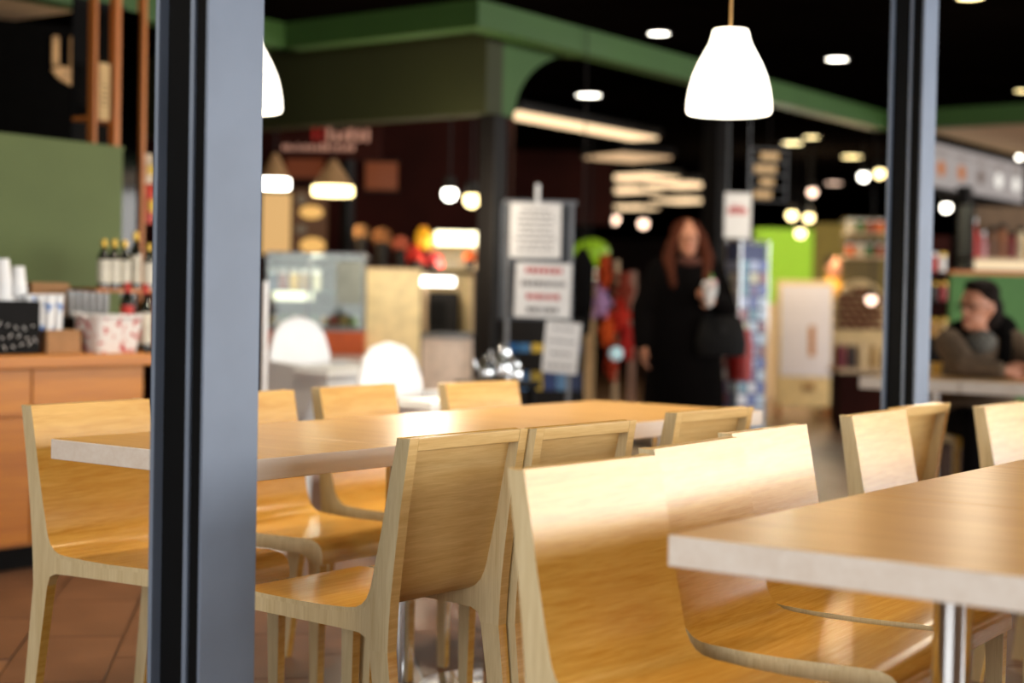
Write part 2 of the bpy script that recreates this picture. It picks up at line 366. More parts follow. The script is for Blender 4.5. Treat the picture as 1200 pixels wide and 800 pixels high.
dining_table(7.45, 8.15, 2.00, 2.735, [(7.8, 2.36)], 'far wooden table under the hands of the seated man', th=0.06)
# ================================================================== CHAIRS
CW = 0.40
SH = [(-0.064, 0.812), (-0.0565, 0.775), (-0.049, 0.74), (-0.0395, 0.69), (-0.030, 0.64), (-0.0195, 0.59), (-0.009, 0.545), (-0.002, 0.512), (0.004, 0.492), (0.013, 0.474), (0.026, 0.461), (0.042, 0.4535), (0.065, 0.450),
      (0.13, 0.4465), (0.20, 0.4455), (0.28, 0.4475), (0.335, 0.449), (0.365, 0.4475), (0.384, 0.441), (0.397, 0.429), (0.403, 0.412), (0.404, 0.385)]
SH = [(y+(0.035*min(1.0, (y-0.10)/0.2) if y > 0.10 else 0.0), z) for y, z in SH]
def off(c, t):
    out = []
    for i, p in enumerate(c):
        q0 = c[max(i-1, 0)]; q1 = c[min(i+1, len(c)-1)]; dy, dz = q1[0]-q0[0], q1[1]-q0[1]; L = math.hypot(dy, dz)
        out.append((p[0]+dz/L*t, p[1]-dy/L*t))
    return out
TS = 0.010
IN = off(SH, TS)
def shell(c, ci, name, t):
    mb = MB(); n = len(c); w = CW/2
    vs_ = [(-w, y, z) for y, z in c] + [(w, y, z) for y, z in c] + [(-w, y, z) for y, z in ci] + [(w, y, z) for y, z in ci]
    F = []; M_ = []
    for i in range(n-1):
        F += [(i, i+1, n+i+1, n+i), (2*n+i, 3*n+i, 3*n+i+1, 2*n+i+1), (i, 2*n+i, 2*n+i+1, i+1), (n+i, n+i+1, 3*n+i+1, 3*n+i)]; M_ += [0, 2, 1, 1]
    F += [(0, n, 3*n, 2*n), (n-1, 3*n-1, 4*n-1, 2*n-1)]; M_ += [0, 0]
    for f, m_ in zip(F, M_): mb.f.append(f); mb.m.append(m_)
    mb.v = vs_
    return mb.build(name, [VENEER, PLY, PANEL], t, smooth=True)
def make_chair():
    t = bpy.data.objects.new('dining_chair', None); COL.objects.link(t)
    shell(SH[:7], IN[:7], 'backrest', t); shell(SH[6:], IN[6:], 'seat', t)
    outer = IN[:-1] + [(0.429, 0.38)]
    low = [(0.388, 0.38), (0.384, 0.393), (0.373, 0.404), (0.355, 0.4075), (0.08, 0.404), (0.032, 0.402), (0.012, 0.393), (0.003, 0.37)]
    rear = [(-0.048, 0.37), (-0.050, 0.42), (-0.054, 0.48), (-0.0615, 0.55), (-0.074, 0.65), (-0.089, 0.75), (-0.099, 0.812)]
    for s in (-1, 1):
        x0, x1 = (-CW/2, -CW/2+0.028) if s < 0 else (CW/2-0.028, CW/2)
        MB().prism_x(outer+low+rear, x0, x1, 0, 1).build('side_frame', [PANEL, PLY], t)
        xi = (x1, x0)[s > 0]; xo = (x0, x1)[s > 0]
        for (y0, y1, f0, f1, zt_) in ((0.388, 0.429, 0.400, 0.426, 0.38), (-0.048, 0.003, -0.088, -0.055, 0.37)):
            xin = xi + 0.004*s
            vs_ = [(xo, f0, 0), (xin, f0, 0), (xin, f1, 0), (xo, f1, 0), (xo, y0, zt_), (xi, y0, zt_), (xi, y1, zt_), (xo, y1, zt_)]
            mb = MB().add(vs_, [(3, 2, 1, 0), (4, 5, 6, 7), (0, 1, 5, 4), (1, 2, 6, 5), (2, 3, 7, 6), (3, 0, 4, 7)])
            mb.m[3] = 1; mb.m[5] = 1
            mb.build('leg', [VENEER, PLY], t)
    xi = CW/2-0.028
    MB().prism_x([(-0.0745, 0.811), (-0.0985, 0.811), (-0.0945, 0.784), (-0.069, 0.784)], -xi, xi).build('top_rail', [PANEL], t, bevel=0.002)
    MB().prism_x([(0.401, 0.437), (0.385, 0.437), (0.385, 0.40), (0.401, 0.40)], -xi, xi).build('front_apron', [VENEER], t)
    return t
CH = [  # x, y, twist, facing (+1 away from the windows, -1 towards them), label, group
    (-0.1599, 3.3568, 0.8, 1, 'tan plywood chair seen from behind, nearest the slate blue column'),
    (0.1040, 3.6720, 1.8, 1, 'tan plywood chair seen from behind, second from the slate blue column, partly hidden'),
    (0.4800, 4.2788, 2.2, 1, 'plywood chair seen from behind at the far end of the long table'),
    (0.2005, 2.7080, 3.4, -1, 'nearest and largest pale chair, its sunlit back beside the grey-edged table'),
    (0.4420, 3.1462, -3.0, -1, 'pale sunlit chair second from the grey-edged table corner'),
    (0.6527, 3.5519, -1.8, -1, 'pale sunlit chair third from the grey-edged table corner'),
    (1.0558, 4.2000, -2.2, -1, 'narrow-looking pale chair in front of the slim grey column'),
    (-1.0293, 4.0047, -3.5, -1, 'honey plywood chair standing alone before the wooden counter'),
    (-0.727, 4.545, 0.0, -1, 'honey plywood chair half hidden behind the slate blue column'),
    (-0.4394, 5.0171, -4.4, -1, 'honey plywood chair in front of the shorter white high chair'),
    (-0.0496, 5.4145, 1.9, -1, 'honey plywood chair in front of the chrome coffee pots'),
    (1.1389, 4.6347, -0.5, 1, 'plywood chair seen from behind against the slim grey column'),
    (1.56, 4.70, 0.0, -1, 'pale chair cut by the picture edge, before the seated man'),
]
proto = make_chair(); chairs = []
for i, (x, y, dt, sg, lab) in enumerate(CH):
    o = proto if i == 0 else dup(proto)
    o.location = (x, y, 0)
    o.rotation_euler = (0, 0, GR - math.radians(dt) + (0 if sg > 0 else PI))
    tag(o, lab, 'chair', 'plywood dining chairs'); chairs.append(o)
for k in range(9):  # unseen chairs added to block window light passing under the tables
    o = dup(proto); o.location = W(2.62+0.43*k, 0.22); o.rotation_euler = (0, 0, GR); tag(o, 'unseen plywood chair added on the window side of the nearest table row to block low light', 'chair', 'light-blocking chairs added on the window side')
# ================================================================== PENDANT LAMPS
SHADE = mat('lit_white_shade', (250, 246, 236), 0.4, emit=2.6, emit_rgb=(255, 246, 226), var=0.01)
CORD = mat('lamp_cord', (190, 150, 90), 0.6)
def pendant(px, ytop, ybot, d, label):
    top, bot = P(px, ytop, d), P(px, ybot, d)
    t = empty('pendant_lamp', (bot.x, bot.y, bot.z), 0, label, 'lamp', 'white bell pendant lamps')
    H = top.z-bot.z; k = H/0.265
    prof = [(0.131, 0.004), (0.134, 0.012), (0.133, 0.04), (0.127, 0.08), (0.116, 0.12), (0.100, 0.158), (0.083, 0.19), (0.069, 0.215), (0.061, 0.235), (0.058, 0.252), (0.054, 0.262), (0.03, 0.265), (0.0001, 0.265)]
    inn = [(max(r-0.003, 0.0001), z-0.003) for r, z in reversed(prof)]
    MB().lathe([(r*k, z*k) for r, z in prof+inn], 40, closed=True).build('lamp_shade', SHADE, t, smooth='all')
    MB().ell((0, 0, 0.15*k), (0.035, 0.035, 0.05)).build('bulb', glow('bulb_glow', (255, 240, 210), 14), t, smooth='all')
    MB().tube([(0, 0, H), (0, 0, CEIL-bot.z)], 0.004).build('cord', CORD, t)
    MB().lathe([(0.0001, CEIL-bot.z), (0.04, CEIL-bot.z), (0.035, CEIL-bot.z-0.03), (0.0001, CEIL-bot.z-0.03)], 16).build('ceiling_cap', WHITEP, t)
    spot('pendant_light', bot+Vector((0, 0, 0.05)), 26, WARM2, 2.5, 0.7, 0.08)
    return t
pendant(854, 34, 134, 5.0, 'glowing white bell pendant lamp hanging in full view over the tables')
pendant(283, 36, 131, 5.15, 'glowing white bell pendant lamp half hidden by the slate blue column')
# ================================================================== COUNTER ON THE LEFT AND WHAT STANDS ON IT
CZ = 0.85
CF, CBK, CE = 5.10, 5.80, 4.40
ct = empty('service_counter', W(0.0, CF), GR, 'long honey-wood service counter with drawers and doors in front of the green panel', 'counter')
MB().box(0.0, CE-0.02, 0.03, CBK-CF, 0.10, CZ-0.05).build('body', COUNTERW, ct)
MB().box(0.0, CE, -0.02, CBK-CF+0.02, CZ-0.05, CZ).build('worktop', COUNTERW, ct, bevel=0.004)
MB().box(0.0, CE-0.06, 0.10, CBK-CF-0.02, 0.0, 0.10).build('plinth', BLACKP, ct)
x = CE-0.03
for i in range(6):
    x0 = x-0.56
    MB().box(x0+0.004, x-0.004, 0.008, 0.029, CZ-0.235, CZ-0.058).build('drawer', COUNTERW, ct, bevel=0.002)
    d_ = MB().box(x0+0.004, x-0.004, 0.008, 0.029, 0.115, CZ-0.243).build('door', COUNTERW, ct, bevel=0.002)
    MB().ell((x0+0.05, -0.004, CZ-0.33), (0.011, 0.013, 0.02)).build('knob', DARKM, d_, smooth='all')
    x = x0
# green partition behind the counter
pt = empty('green_partition', W(1.0, 5.96), GR, 'plain olive green partition panel rising behind the counter', 'partition')
zt = 1.79
MB().box(0, 3.95, 0, 0.06, 0, zt).build('panel', GPANEL, pt)
MB().box(0, 3.955, -0.006, 0.066, zt, zt+0.012).build('cap_strip', GPANEL, pt)
def on(px, b, z=CZ): q = colb(px, b); return Vector((q.x, q.y, z))
def zz(px, py, q): return P(px, py, q.y).z
# black crate with chalk writing and stacked white cups
q = on(14, 5.30); hgt = zz(14, 352, q)-CZ
t = empty('black_crate', q, GR, 'black box with white chalk scribble at the end of the counter', 'box')
MB().box(-0.16, 0.07, -0.09, 0.12, 0, hgt).build('body', BLACKP, t, bevel=0.004)
mb = MB()
for k in range(14):
    u = -0.13+0.013*k; zc = 0.05 + 0.018*math.sin(k*2.1) + (0.06 if k % 3 == 0 else 0); mb.tube([(u, -0.092, zc), (u+0.012, -0.092, zc+0.018*math.cos(k*1.7))], 0.0022, 5)
mb.build('chalk_writing', WHITE, t)['kind'] = 'stuff'
for k, (px, py, dy) in enumerate(((2, 303, 0.0), (20, 312, 0.02))):
    q2 = on(px, 5.30+dy, CZ+hgt); h2 = zz(px, py, q2)-(CZ+hgt)
    t2 = empty('cup_stack', q2, 0, ('tall stack of white cups at the very edge, on the black box', 'shorter stack of white cups over a white lid, on the black box')[k], 'cups')
    MB().lathe([(0.0001, 0.0), (0.046, 0.0), (0.046, 0.012), (0.0001, 0.014)], 20).build('lid', WHITEP, t2, smooth=True)
    n = 6; hh = (h2-0.014)
    for i in range(n):
        z0 = 0.014+i*(hh-0.085)/(n-1)
        MB().lathe([(0.0001, z0+0.085), (0.026, z0+0.085), (0.036, z0), (0.039, z0), (0.039, z0+0.004), (0.0355, z0+0.008)], 18).build('cup', WHITEP, t2, smooth=True)
# cardboard box carrying blue and white drink cups
q = on(66, 5.28); hb = zz(66, 386, q)-CZ
t = empty('cardboard_box', q, GR, 'low brown cardboard box under the blue and white cups', 'box')
MB().box(-0.09, 0.08, -0.06, 0.12, 0, hb).build('body', CARD, t, bevel=0.002); MB().box(-0.09, 0.08, 0.02, 0.04, hb, hb+0.001).build('tape', mat('tape', (190, 160, 110), 0.3), t)
BLUEC = mat('blue_white_print', (236, 238, 240), 0.4, rgb2=(30, 110, 190), scale=22, lo=0.54, hi=0.58)
for k, px in enumerate((34, 46, 57, 67)):
    q2 = on(px, 5.25 + 0.02*(k % 2), CZ+hb); h2 = zz(px, 346, q2)-(CZ+hb)
    lab = ('blue and white cup nearest the black box', 'blue and white cup second from the black box', 'blue and white cup third from the black box', 'blue and white cup nearest the glasses')[k]
    c = empty('paper_cup', q2, 0.7*k, lab, 'cup', 'blue and white paper cups')
    MB().lathe([(0.0001, 0), (0.020, 0), (0.026, h2), (0.0275, h2), (0.0275, h2-0.004), (0.024, h2-0.006), (0.018, 0.004), (0.0001, 0.004)], 20).build('cup_wall', BLUEC, c, smooth=True)
    MB().lathe([(0.024, h2-0.003), (0.0285, h2-0.001), (0.0285, h2+0.004), (0.024, h2+0.005)], 20, closed=True).build('rim', WHITEP, c, smooth=True)
q = on(52, 5.52); h2 = zz(52, 331, q)-CZ
t = empty('carton', q, GR, 'taller brown carton standing behind the blue and white cups', 'box')
MB().box(-0.10, 0.09, -0.05, 0.08, 0, h2).build('body', CARD, t, bevel=0.002); MB().box(-0.10, 0.09, -0.051, -0.049, h2-0.03, h2-0.026).build('flap_edge', mat('flap', (120, 84, 54), 0.8), t)
# row of glasses on a small stand behind the basket
q = on(106, 5.38); hs = zz(106, 372, q)-CZ
t = empty('glass_stand', q, GR, 'dark little stand carrying clear glasses behind the patterned basket', 'stand')
MB().box(-0.13, 0.11, -0.04, 0.04, hs-0.012, hs).build('shelf', DARKM, t)
for sx in (-0.12, 0.09): MB().box(sx, sx+0.012, -0.035, 0.035, 0, hs-0.012).build('leg', DARKM, t)
TUMB = mat('tumbler_glass', (206, 206, 208), 0.1, trans=0.55, var=0.02)
for k in range(6):
    px = 82+8.3*k; q2 = on(px, 5.38, CZ+hs); h2 = zz(px, 340+0.6*k, q2)-(CZ+hs)
    g = empty('drinking_glass', q2, 0, 'clear tumbler standing in the row behind the patterned basket', 'glass', 'tumblers behind the basket')
    MB().lathe([(0.0001, 0), (0.014, 0), (0.017, h2), (0.0155, h2), (0.0125, 0.006), (0.0001, 0.006)], 16).build('tumbler_wall', TUMB, g, smooth=True)
    MB().lathe([(0.0001, 0.0), (0.0145, 0.0), (0.0147, 0.008), (0.0001, 0.008)], 16).build('thick_base', TUMB, g, smooth=True)
# fabric basket with red floral print
q = on(127, 5.24); hb = zz(127, 369, q)-CZ
t = empty('fabric_basket', q, GR, 'white fabric basket with red floral print on the counter', 'basket')
FLOR = mat('red_floral_fabric', (226, 220, 216), 0.85, rgb2=(186, 44, 44), scale=34, lo=0.56, hi=0.60)
rr = [(-0.10, -0.07), (0.10, -0.07), (0.10, 0.09), (-0.10, 0.09)]
mb = MB()
secs = []
def rect(sx, sy, z, n=5):
    out = []
    for (cx, cy, a0_) in ((sx-0.03, sy-0.03, 0), (-sx+0.03, sy-0.03, 90), (-sx+0.03, -sy+0.03, 180), (sx-0.03, -sy+0.03, 270)):
        for i in range(n): a_ = math.radians(a0_+90*i/(n-1)); out.append((cx+0.03*math.cos(a_), cy+0.03*math.sin(a_), z))
    return out
ringz = [(0.105, 0.07, 0.0), (0.118, 0.082, hb*0.5), (0.122, 0.086, hb*0.92), (0.122, 0.086, hb), (0.112, 0.076, hb), (0.108, 0.072, 0.02)]
V = []
for a_, b_, z_ in ringz: V += rect(a_, b_, z_)
n = 20; F = [(i*n+j, i*n+(j+1) % n, (i+1)*n+(j+1) % n, (i+1)*n+j) for i in range(len(ringz)-1) for j in range(n)]
F += [tuple(reversed(range(n))), tuple((len(ringz)-1)*n+j for j in range(n))]
mb.add(V, F).build('basket_wall', FLOR, t, smooth=True)
mb = MB(); R_ = [Vector(v) for v in rect(0.124, 0.088, hb*0.97)]; mb.tube(R_+[R_[0]], 0.008); mb.build('rim_piping', mat('fabric_white', (226, 222, 220), 0.9), t, smooth='all')
MB().tube([(-0.124, -0.03, hb*0.9), (-0.16, -0.02, hb*1.05), (-0.17, 0.0, hb*0.98), (-0.16, 0.02, hb*1.05), (-0.124, 0.03, hb*0.9)], 0.007).build('handle', MATS['fabric_white'], t, smooth='all')
# wooden bottle rack with wine bottles on two levels
q = on(150, 5.55); hs = zz(150, 338, q)-CZ
t = empty('bottle_rack', q, GR, 'small wooden rack holding wine bottles at the end of the counter', 'rack')
MB().box(-0.22, 0.26, -0.06, 0.13, hs-0.018, hs).build('shelf', POSTW, t)
for sx in (-0.215, 0.243): MB().box(sx, sx+0.014, -0.05, 0.12, 0, hs-0.018).build('side', POSTW, t)
BOT = mat('dark_bottle_glass', (22, 24, 16), 0.12, var=0.1); LABW = mat('bottle_label', (226, 220, 204), 0.7); GOLD = mat('gold_foil', (196, 158, 60), 0.35, 0.6); REDL = mat('red_label', (190, 40, 26), 0.5)
def bottle(px, b, z, ytop, lab, labm, capm, group, r=0.027, split=0.62):
    q = on(px, b, z); h = zz(px, ytop, q)-z
    t = empty('wine_bottle', q, px, lab, 'bottle', group)
    prof = [(0.0001, 0), (r, 0.0), (r, h*split), (r*0.85, h*(split+0.08)), (r*0.42, h*(split+0.16)), (r*0.36, h*0.97), (r*0.42, h*0.975), (r*0.42, h), (0.0001, h)]
    MB().lathe(prof, 18).build('body', BOT, t, smooth=True)
    MB().lathe([(r*1.02, h*0.10), (r*1.02, h*split*0.95)], 18).build('paper_label', labm, t, smooth=True)
    MB().lathe([(r*0.42, h*0.86), (r*0.47, h*0.86), (r*0.47, h*1.005), (0.0001, h*1.005)], 14).build('foil_cap', capm, t, smooth=True)
top = 'upper row of wine bottles'
bottle(121, 5.52, CZ+hs, 281, 'upper dark wine bottle at the outer end, cream label', LABW, GOLD, top)
bottle(133, 5.50, CZ+hs, 281, 'upper dark wine bottle, second from the outer end, white label', LABW, GOLD, top)
bottle(145, 5.52, CZ+hs, 282, 'upper dark wine bottle, third from the outer end, white label', LABW, GOLD, top)
bottle(158, 5.56, CZ+hs, 272, 'tallest upper wine bottle, fourth from the outer end', LABW, GOLD, top)
bottle(174, 5.52, CZ+hs, 286, 'upper wine bottle partly hidden by the slate blue column', LABW, GOLD, top)
low = 'lower wine bottles with red labels'
bottle(149, 5.36, CZ, 331, 'lower wine bottle with a red label behind the floral basket', REDL, REDL, low, r=0.029, split=0.7)
bottle(170, 5.36, CZ, 333, 'lower wine bottle with red neck and white label beside the column', LABW, REDL, low, r=0.029, split=0.6)
# wooden posts and shelving above and behind the partition
q = colb(133, 6.15)
su = empty('wooden_shelving', (q.x, q.y, 0), GR, 'orange wood post shelving with dark glass above the green partition', 'shelving')
aq = ab(q)[0]
def ploc(px, b): return ab(colb(px, b))[0]-aq
posts = [(106, 5, 176), (132, 9, 178), (163, 6, 400)]
for px, w_, yb in posts:
    u = ploc(px, 6.15); w2 = w_/FPX*q.y*0.75
    MB().box(u-w2/2, u+w2/2, -0.02, 0.03, 0.0, 2.58).build('post', POSTW, su)
MB().box(ploc(105, 6.15), ploc(166, 6.15), 0.15, 0.16, 0.3, 2.55).build('back_panel', BLACKP, su)
MB().box(ploc(136, 6.15), ploc(160, 6.15), 0.0, 0.008, 0.2, 2.5).build('glass_door', glass('dark_glass', (40, 52, 54), rough=0.05), su)
for z_ in (0.9, 1.22, 1.60, 1.94):
    MB().box(ploc(105, 6.15), ploc(166, 6.15), 0.03, 0.15, z_, z_+0.02).build('shelf', POSTW, su)
def zat(px, py, b): return P(px, py, colb(px, b).y).z
q = colb(118, 6.15); 
sg = tag(MB().box(-0.033, 0.033, -0.008, 0.0, 0, zat(118, 74, 6.15)-zat(118, 141, 6.15)).build('price_card', mat('beige_card', (206, 170, 116), 0.7), loc=(q.x, q.y, zat(118, 141, 6.15)), rotz=GR), 'beige card with a dark line drawing between two orange posts', 'sign')
mb = MB()
for k in range(5): mb.box(-0.014+0.004*(k % 2), 0.012, -0.0095, -0.0085, 0.07+0.024*k, 0.076+0.024*k)
mb.build('print', BLACKP, sg)
for k, (px, y0, y1, c, l) in enumerate(((146, 214, 250, (120, 190, 176), 'pale teal bottle on the shelf behind dark glass'), (144, 250, 277, (226, 226, 214), 'white jar on the shelf behind dark glass'), (171, 180, 215, (214, 196, 170), 'cream packet on the shelf beside the column'), (173, 216, 262, (196, 60, 40), 'red and yellow packet on the shelf beside the column'))):
    q = colb(px, 6.23); z0, z1 = zat(px, y1, 6.23), zat(px, y0, 6.23); h = z1-z0
    t = empty('shelf_bottle' if k < 2 else 'shelf_packet', (q.x, q.y, z0), GR, l, 'bottle' if k < 2 else 'packet')
    m_ = mat('shelf_item_%d' % k, c, 0.4, var=0.15)
    if k < 2:
        MB().lathe([(0.0001, 0), (0.03, 0), (0.03, h*0.7), (0.013, h*0.85), (0.013, h), (0.0001, h)], 16).build('body', m_, t, smooth=True)
        MB().cyl((0, 0), 0.015, h*0.93, h*1.01, 14).build('cap', WHITEP, t)
    else:
        MB().loft([(0, 0, 0, 0.03, 0.012), (0, 0, h*0.3, 0.032, 0.024), (0, 0, h*0.7, 0.032, 0.02), (0, 0, h, 0.032, 0.003)]).build('body', m_, t, smooth=True)
        MB().box(-0.02, 0.02, -0.026, -0.0235, h*0.3, h*0.6).build('print', mat('yellow_print', (230, 190, 50), 0.6), t)
# dark sign with a cream cup emblem behind the partition
c = P(78, 100, 8.6); k_ = 8.6/FPX
t = empty('wall_sign', (c.x, c.y, c.z), GR-0.35, 'black sign with a worn cream cup emblem above the green partition', 'sign')
MB().box(-0.55, 0.40, 0.0, 0.05, -0.34, 0.32).build('board', mat('matt_black', (10, 9, 8), 1.0, spec=0.05), t)
CREAM = mat('cream_relief', (206, 160, 106), 0.6, var=0.25, scale=20)
mb = MB().box(-0.085, -0.048, -0.02, 0, 0.10, 0.26); mb.build('emblem_bar', CREAM, t, bevel=0.004)
mb = MB().box(0.012, 0.10, -0.02, 0, 0.08, 0.27); mb.build('emblem_bar', CREAM, t, bevel=0.01)
mb = MB().prism_y([(-0.09, 0.08), (-0.03, 0.10), (0.03, 0.09), (0.09, 0.10), (0.05, 0.03), (0.07, -0.02), (0.02, 0.0), (-0.03, 0.02), (-0.06, 0.04)], -0.02, 0); mb.build('emblem_saucer', CREAM, t)
# ================================================================== DOWNLIGHTS AND BACKGROUND LAMPS
LH = glow('lamp_white', (255, 248, 232), 11); LY = glow('lamp_yellow', (255, 228, 160), 7); LP_ = glow('lamp_pink', (255, 214, 186), 4.5); LC = glow('lamp_cream', (255, 218, 170), 1.7)
def downlight(px, py, r, m, label):
    c = PZ(px, py, CEIL-0.012)
    t = empty('ceiling_downlight', (c.x, c.y, CEIL), 0, label, 'downlight', 'round ceiling downlights')
    MB().lathe([(r, 0.0), (r*1.18, 0.0), (r*1.18, -0.012), (r, -0.012)], 24, closed=True).build('trim_ring', DARKM, t)
    MB().lathe([(0.0001, -0.008), (r*0.99, -0.008), (r*0.99, -0.003), (0.0001, -0.003)], 24).build('lens', m, t)
    return c
dl = [(772, 40, 0.065, LH, 'white downlight just above the green band'), (981, 70, 0.072, LH, 'white downlight on the black ceiling between lamp and slim column'), (690, 112, 0.095, LH, 'white downlight below the green band, beside the arch'),
      (929, 168, 0.10, LY, 'yellow downlight on the far ceiling, first of a pair'), (951, 161, 0.075, LY, 'smaller yellow downlight of the far pair'), (998, 184, 0.11, LY, 'yellowish downlight on the far ceiling nearest the slim column'),
      (977, 215, 0.11, LP_, 'pinkish downlight on the far ceiling'), (1137, -2, 0.07, LY, 'yellow downlight at the top edge beside the slim column'), (1197, 107, 0.05, LY, 'downlight at the picture edge above the green band')]
for a_ in dl:
    c = downlight(*a_); 
for a_, b_ in ((2.4, 0.6), (2.5, 2.7), (4.2, 2.7), (4.2, 0.8), (1.2, 2.2), (4.3, 4.1), (5.2, 4.0)):  # last pair added to brighten the white high chairs
    c = W(a_, b_, CEIL)
    t = empty('ceiling_downlight', c, 0, 'unseen downlight in the black ceiling above the picture, the far pair added to lighten the high chairs', 'downlight', 'downlights over the tables')
    MB().lathe([(0.06, 0.0), (0.07, 0.0), (0.07, -0.012), (0.06, -0.012)], 24, closed=True).build('trim_ring', DARKM, t)
    MB().lathe([(0.0001, -0.008), (0.059, -0.008), (0.059, -0.003), (0.0001, -0.003)], 24).build('lens', LH, t)
    spot('unseen_downlight', c-Vector((0, 0, 0.02)), 62 if b_ < 3.9 else 110, WARM if b_ < 3.9 else WARM2, 2.0, 0.8, 0.06)
def bulb(px, py, d, r, m, label, grp):
    c = P(px, py, d)
    t = empty('spot_lamp', c, 0, label, 'lamp', grp)
    MB().ell((0, 0, 0), (r, r, r), 12, 8).build('bulb', m, t, smooth='all')
    MB().lathe([(r*0.7, r*0.7), (r*0.9, r*0.6), (r*0.8, r*2.2), (0.0001, r*2.3)], 12).build('housing', DARKM, t)
    MB().tube([(0, 0, r*2.2), (0, 0, CEIL-c.z)], 0.006, 6).build('rod', DARKM, t)
for (px, py, m, l) in ((527, 227, LH, 'white spot lamp over the food counter'), (553, 234, LY, 'yellowish spot lamp beside the dark corner column'), (850, 149, LH, 'small white spot lamp just below the bell pendant'),
        (1012, 207, LH, 'white spot lamp tucked beside the slim grey column'), (1031, 203, LY, 'spot lamp touching the edge of the slim grey column'), (952, 225, LP_, 'pinkish spot lamp above the lime green wall'),
        (928, 252, LY, 'dim yellow spot lamp above the lime wall'), (948, 255, LY, 'dim yellow spot lamp above the lime wall, second'), (938, 273, LY, 'lowest dim spot lamp against the lime wall'), (1109, 243, LH, 'white spot lamp under the menu screens'), (1194, 181, LH, 'white lamp in the beige soffit'), (1021, 351, LP_, 'small round lamp glowing on the bread stand beside the slim column')):
    bulb(px, py, 9.7 if px in (527, 553) else (17.0 if px == 948 else (13.7 if px == 1021 else 15.5)), 0.045 if m is not LY else 0.05, m, l, 'spot lamps of the food hall')
for k, (px, py) in enumerate(((663, 249), (687, 254), (720, 257), (754, 262))):
    bulb(px, py, 17.6, 0.055, LP_, ('pinkish lamp nearest the posters in the row of four', 'second pinkish lamp from the posters in the row of four', 'third pinkish lamp from the posters in the row of four', 'pinkish lamp nearest the woman in the row of four')[k], 'row of pinkish lamps')
# long cream light trough and shorter panels on the ceiling of the hall
def lightbar(p0, p1, wd, m, label):
    d = (p1-p0); L = d.length; t = empty('light_panel', (p0+p1)/2, math.atan2(d.y, d.x), label, 'light', 'cream ceiling light panels')
    MB().box(-L/2, L/2, -wd/2, wd/2, 0.0, 0.02).build('diffuser', m, t)
    MB().box(-L/2-0.03, L/2+0.03, -wd/2-0.03, wd/2+0.03, 0.02, 0.09).build('housing', DARKM, t)
    for sx in (-L*0.4, L*0.4): MB().tube([(sx, 0, 0.09), (sx, 0, CEIL-p0.z)], 0.005, 6).build('hanger', DARKM, t)
lightbar(PZ(592, 134, 2.58), PZ(755, 164, 2.58), 0.28, LC, 'long cream light trough running beyond the green arch')
for k, (px, py, w_, l) in enumerate(((735, 186, 40, 'smallest cream light panel under the long trough'), (745, 209, 58, 'cream light panel above the woman, upper of the cluster'), (733, 224, 46, 'cream light panel in the middle of the cluster'), (801, 218, 44, 'cream light panel beside the far dark column'), (726, 244, 66, 'lowest widest cream light panel of the cluster'), (802, 236, 40, 'cream light panel below the one beside the far column'))):
    c = PZ(px, py, 2.5); hw = w_/2/FPX*c.y
    lightbar(c-Vector((hw, -0.25, 0)), c+Vector((hw, -0.25, 0)), 0.6, LC if k else glow('lamp_cream_dim', (255, 210, 160), 0.8), l)
# lighting of the hall behind, from its own ceiling lamps
for (px, py, z, pw, cl) in ((772, 40, 2.7, 60, WARM2), (981, 70, 2.7, 60, WARM2), (940, 165, 2.7, 110, WARM), (998, 184, 2.7, 160, WARM), (977, 215, 2.7, 220, WARM2)):
    spot('hall_downlight', PZ(px, py, z), pw, cl, 1.9, 0.8, 0.1)
# ================================================================== FOOD COUNTER IN THE BACKGROUND
_k = P(430, 355, 12.6); _k.z = 0
struct(MB().box(-2.4, 1.15, 0, 0.15, 0, CEIL).build('wall_kitchen', DBROWN, loc=_k, rotz=-0.12))
_k = P(652, 262, 17.0)
struct(MB().box(-0.62, 0.62, 0, 0.15, 0, CEIL-_k.z).build('trim_9', DBROWN, loc=_k, rotz=0.0))
def at0(px, d): c = P(px, 358, d); return Vector((c.x, c.y, 0))
def zd(px, py, d): return P(px, py, d).z
def wpx(n, d): return n/FPX*d
# dark corner column under the green bulkhead, and two more dark columns
def dark_column(px, d, wd, label, ztop=CEIL):
    c = at0(px, d); t = empty('dark_column', c, GR, label, 'column')
    MB().box(-wd/2, wd/2, -wd/2, wd/2, 0, ztop).build('shaft', DARKM, t, bevel=0.01)
    MB().box(-wd/2-0.02, wd/2+0.02, -wd/2-0.02, wd/2+0.02, 0, 0.12).build('skirting', BLACKP, t)
dark_column(574, 9.3, 0.125, 'dark column under the corner of the green bulkhead', 2.2)
dark_column(834, 13.5, 0.16, 'dark column in the hall behind the woman')
dark_column(405, 11.2, 0.075, 'slim dark post rising behind the glass display case')
dark_column(1127, 12.0, 0.10, 'dark post beyond the slim grey column, by the product shelf', 2.05)
# lit picture panels on the kitchen wall
def lit_panel(px0, px1, y0, y1, d, m, label, blobs=()):
    c = P((px0+px1)/2, y1, d); w_ = wpx(px1-px0, d); h_ = wpx(y1-y0, d)
    t = empty('lit_picture', c, 0.0, label, 'picture', 'lit pictures on the kitchen wall')
    MB().box(-w_/2, w_/2, 0, 0.05, 0, h_).build('light_box', m, t)
    MB().box(-w_/2-0.015, w_/2+0.015, 0.01, 0.06, -0.015, 0).build('frame', DARKM, t); MB().box(-w_/2-0.015, w_/2+0.015, 0.01, 0.06, h_, h_+0.015).build('frame', DARKM, t)
    for (u, v, rx, rz, mm) in blobs: MB().ell((u*w_/2, 0.0, v*h_), (rx*w_/2, 0.012, rz*h_), 16, 8).build('print', mm, t, smooth='all')
lit_panel(306, 339, 226, 298, 11.9, glow('lit_cream', (250, 198, 128), 0.75), 'cream lit panel nearest the slate blue column on the kitchen wall')
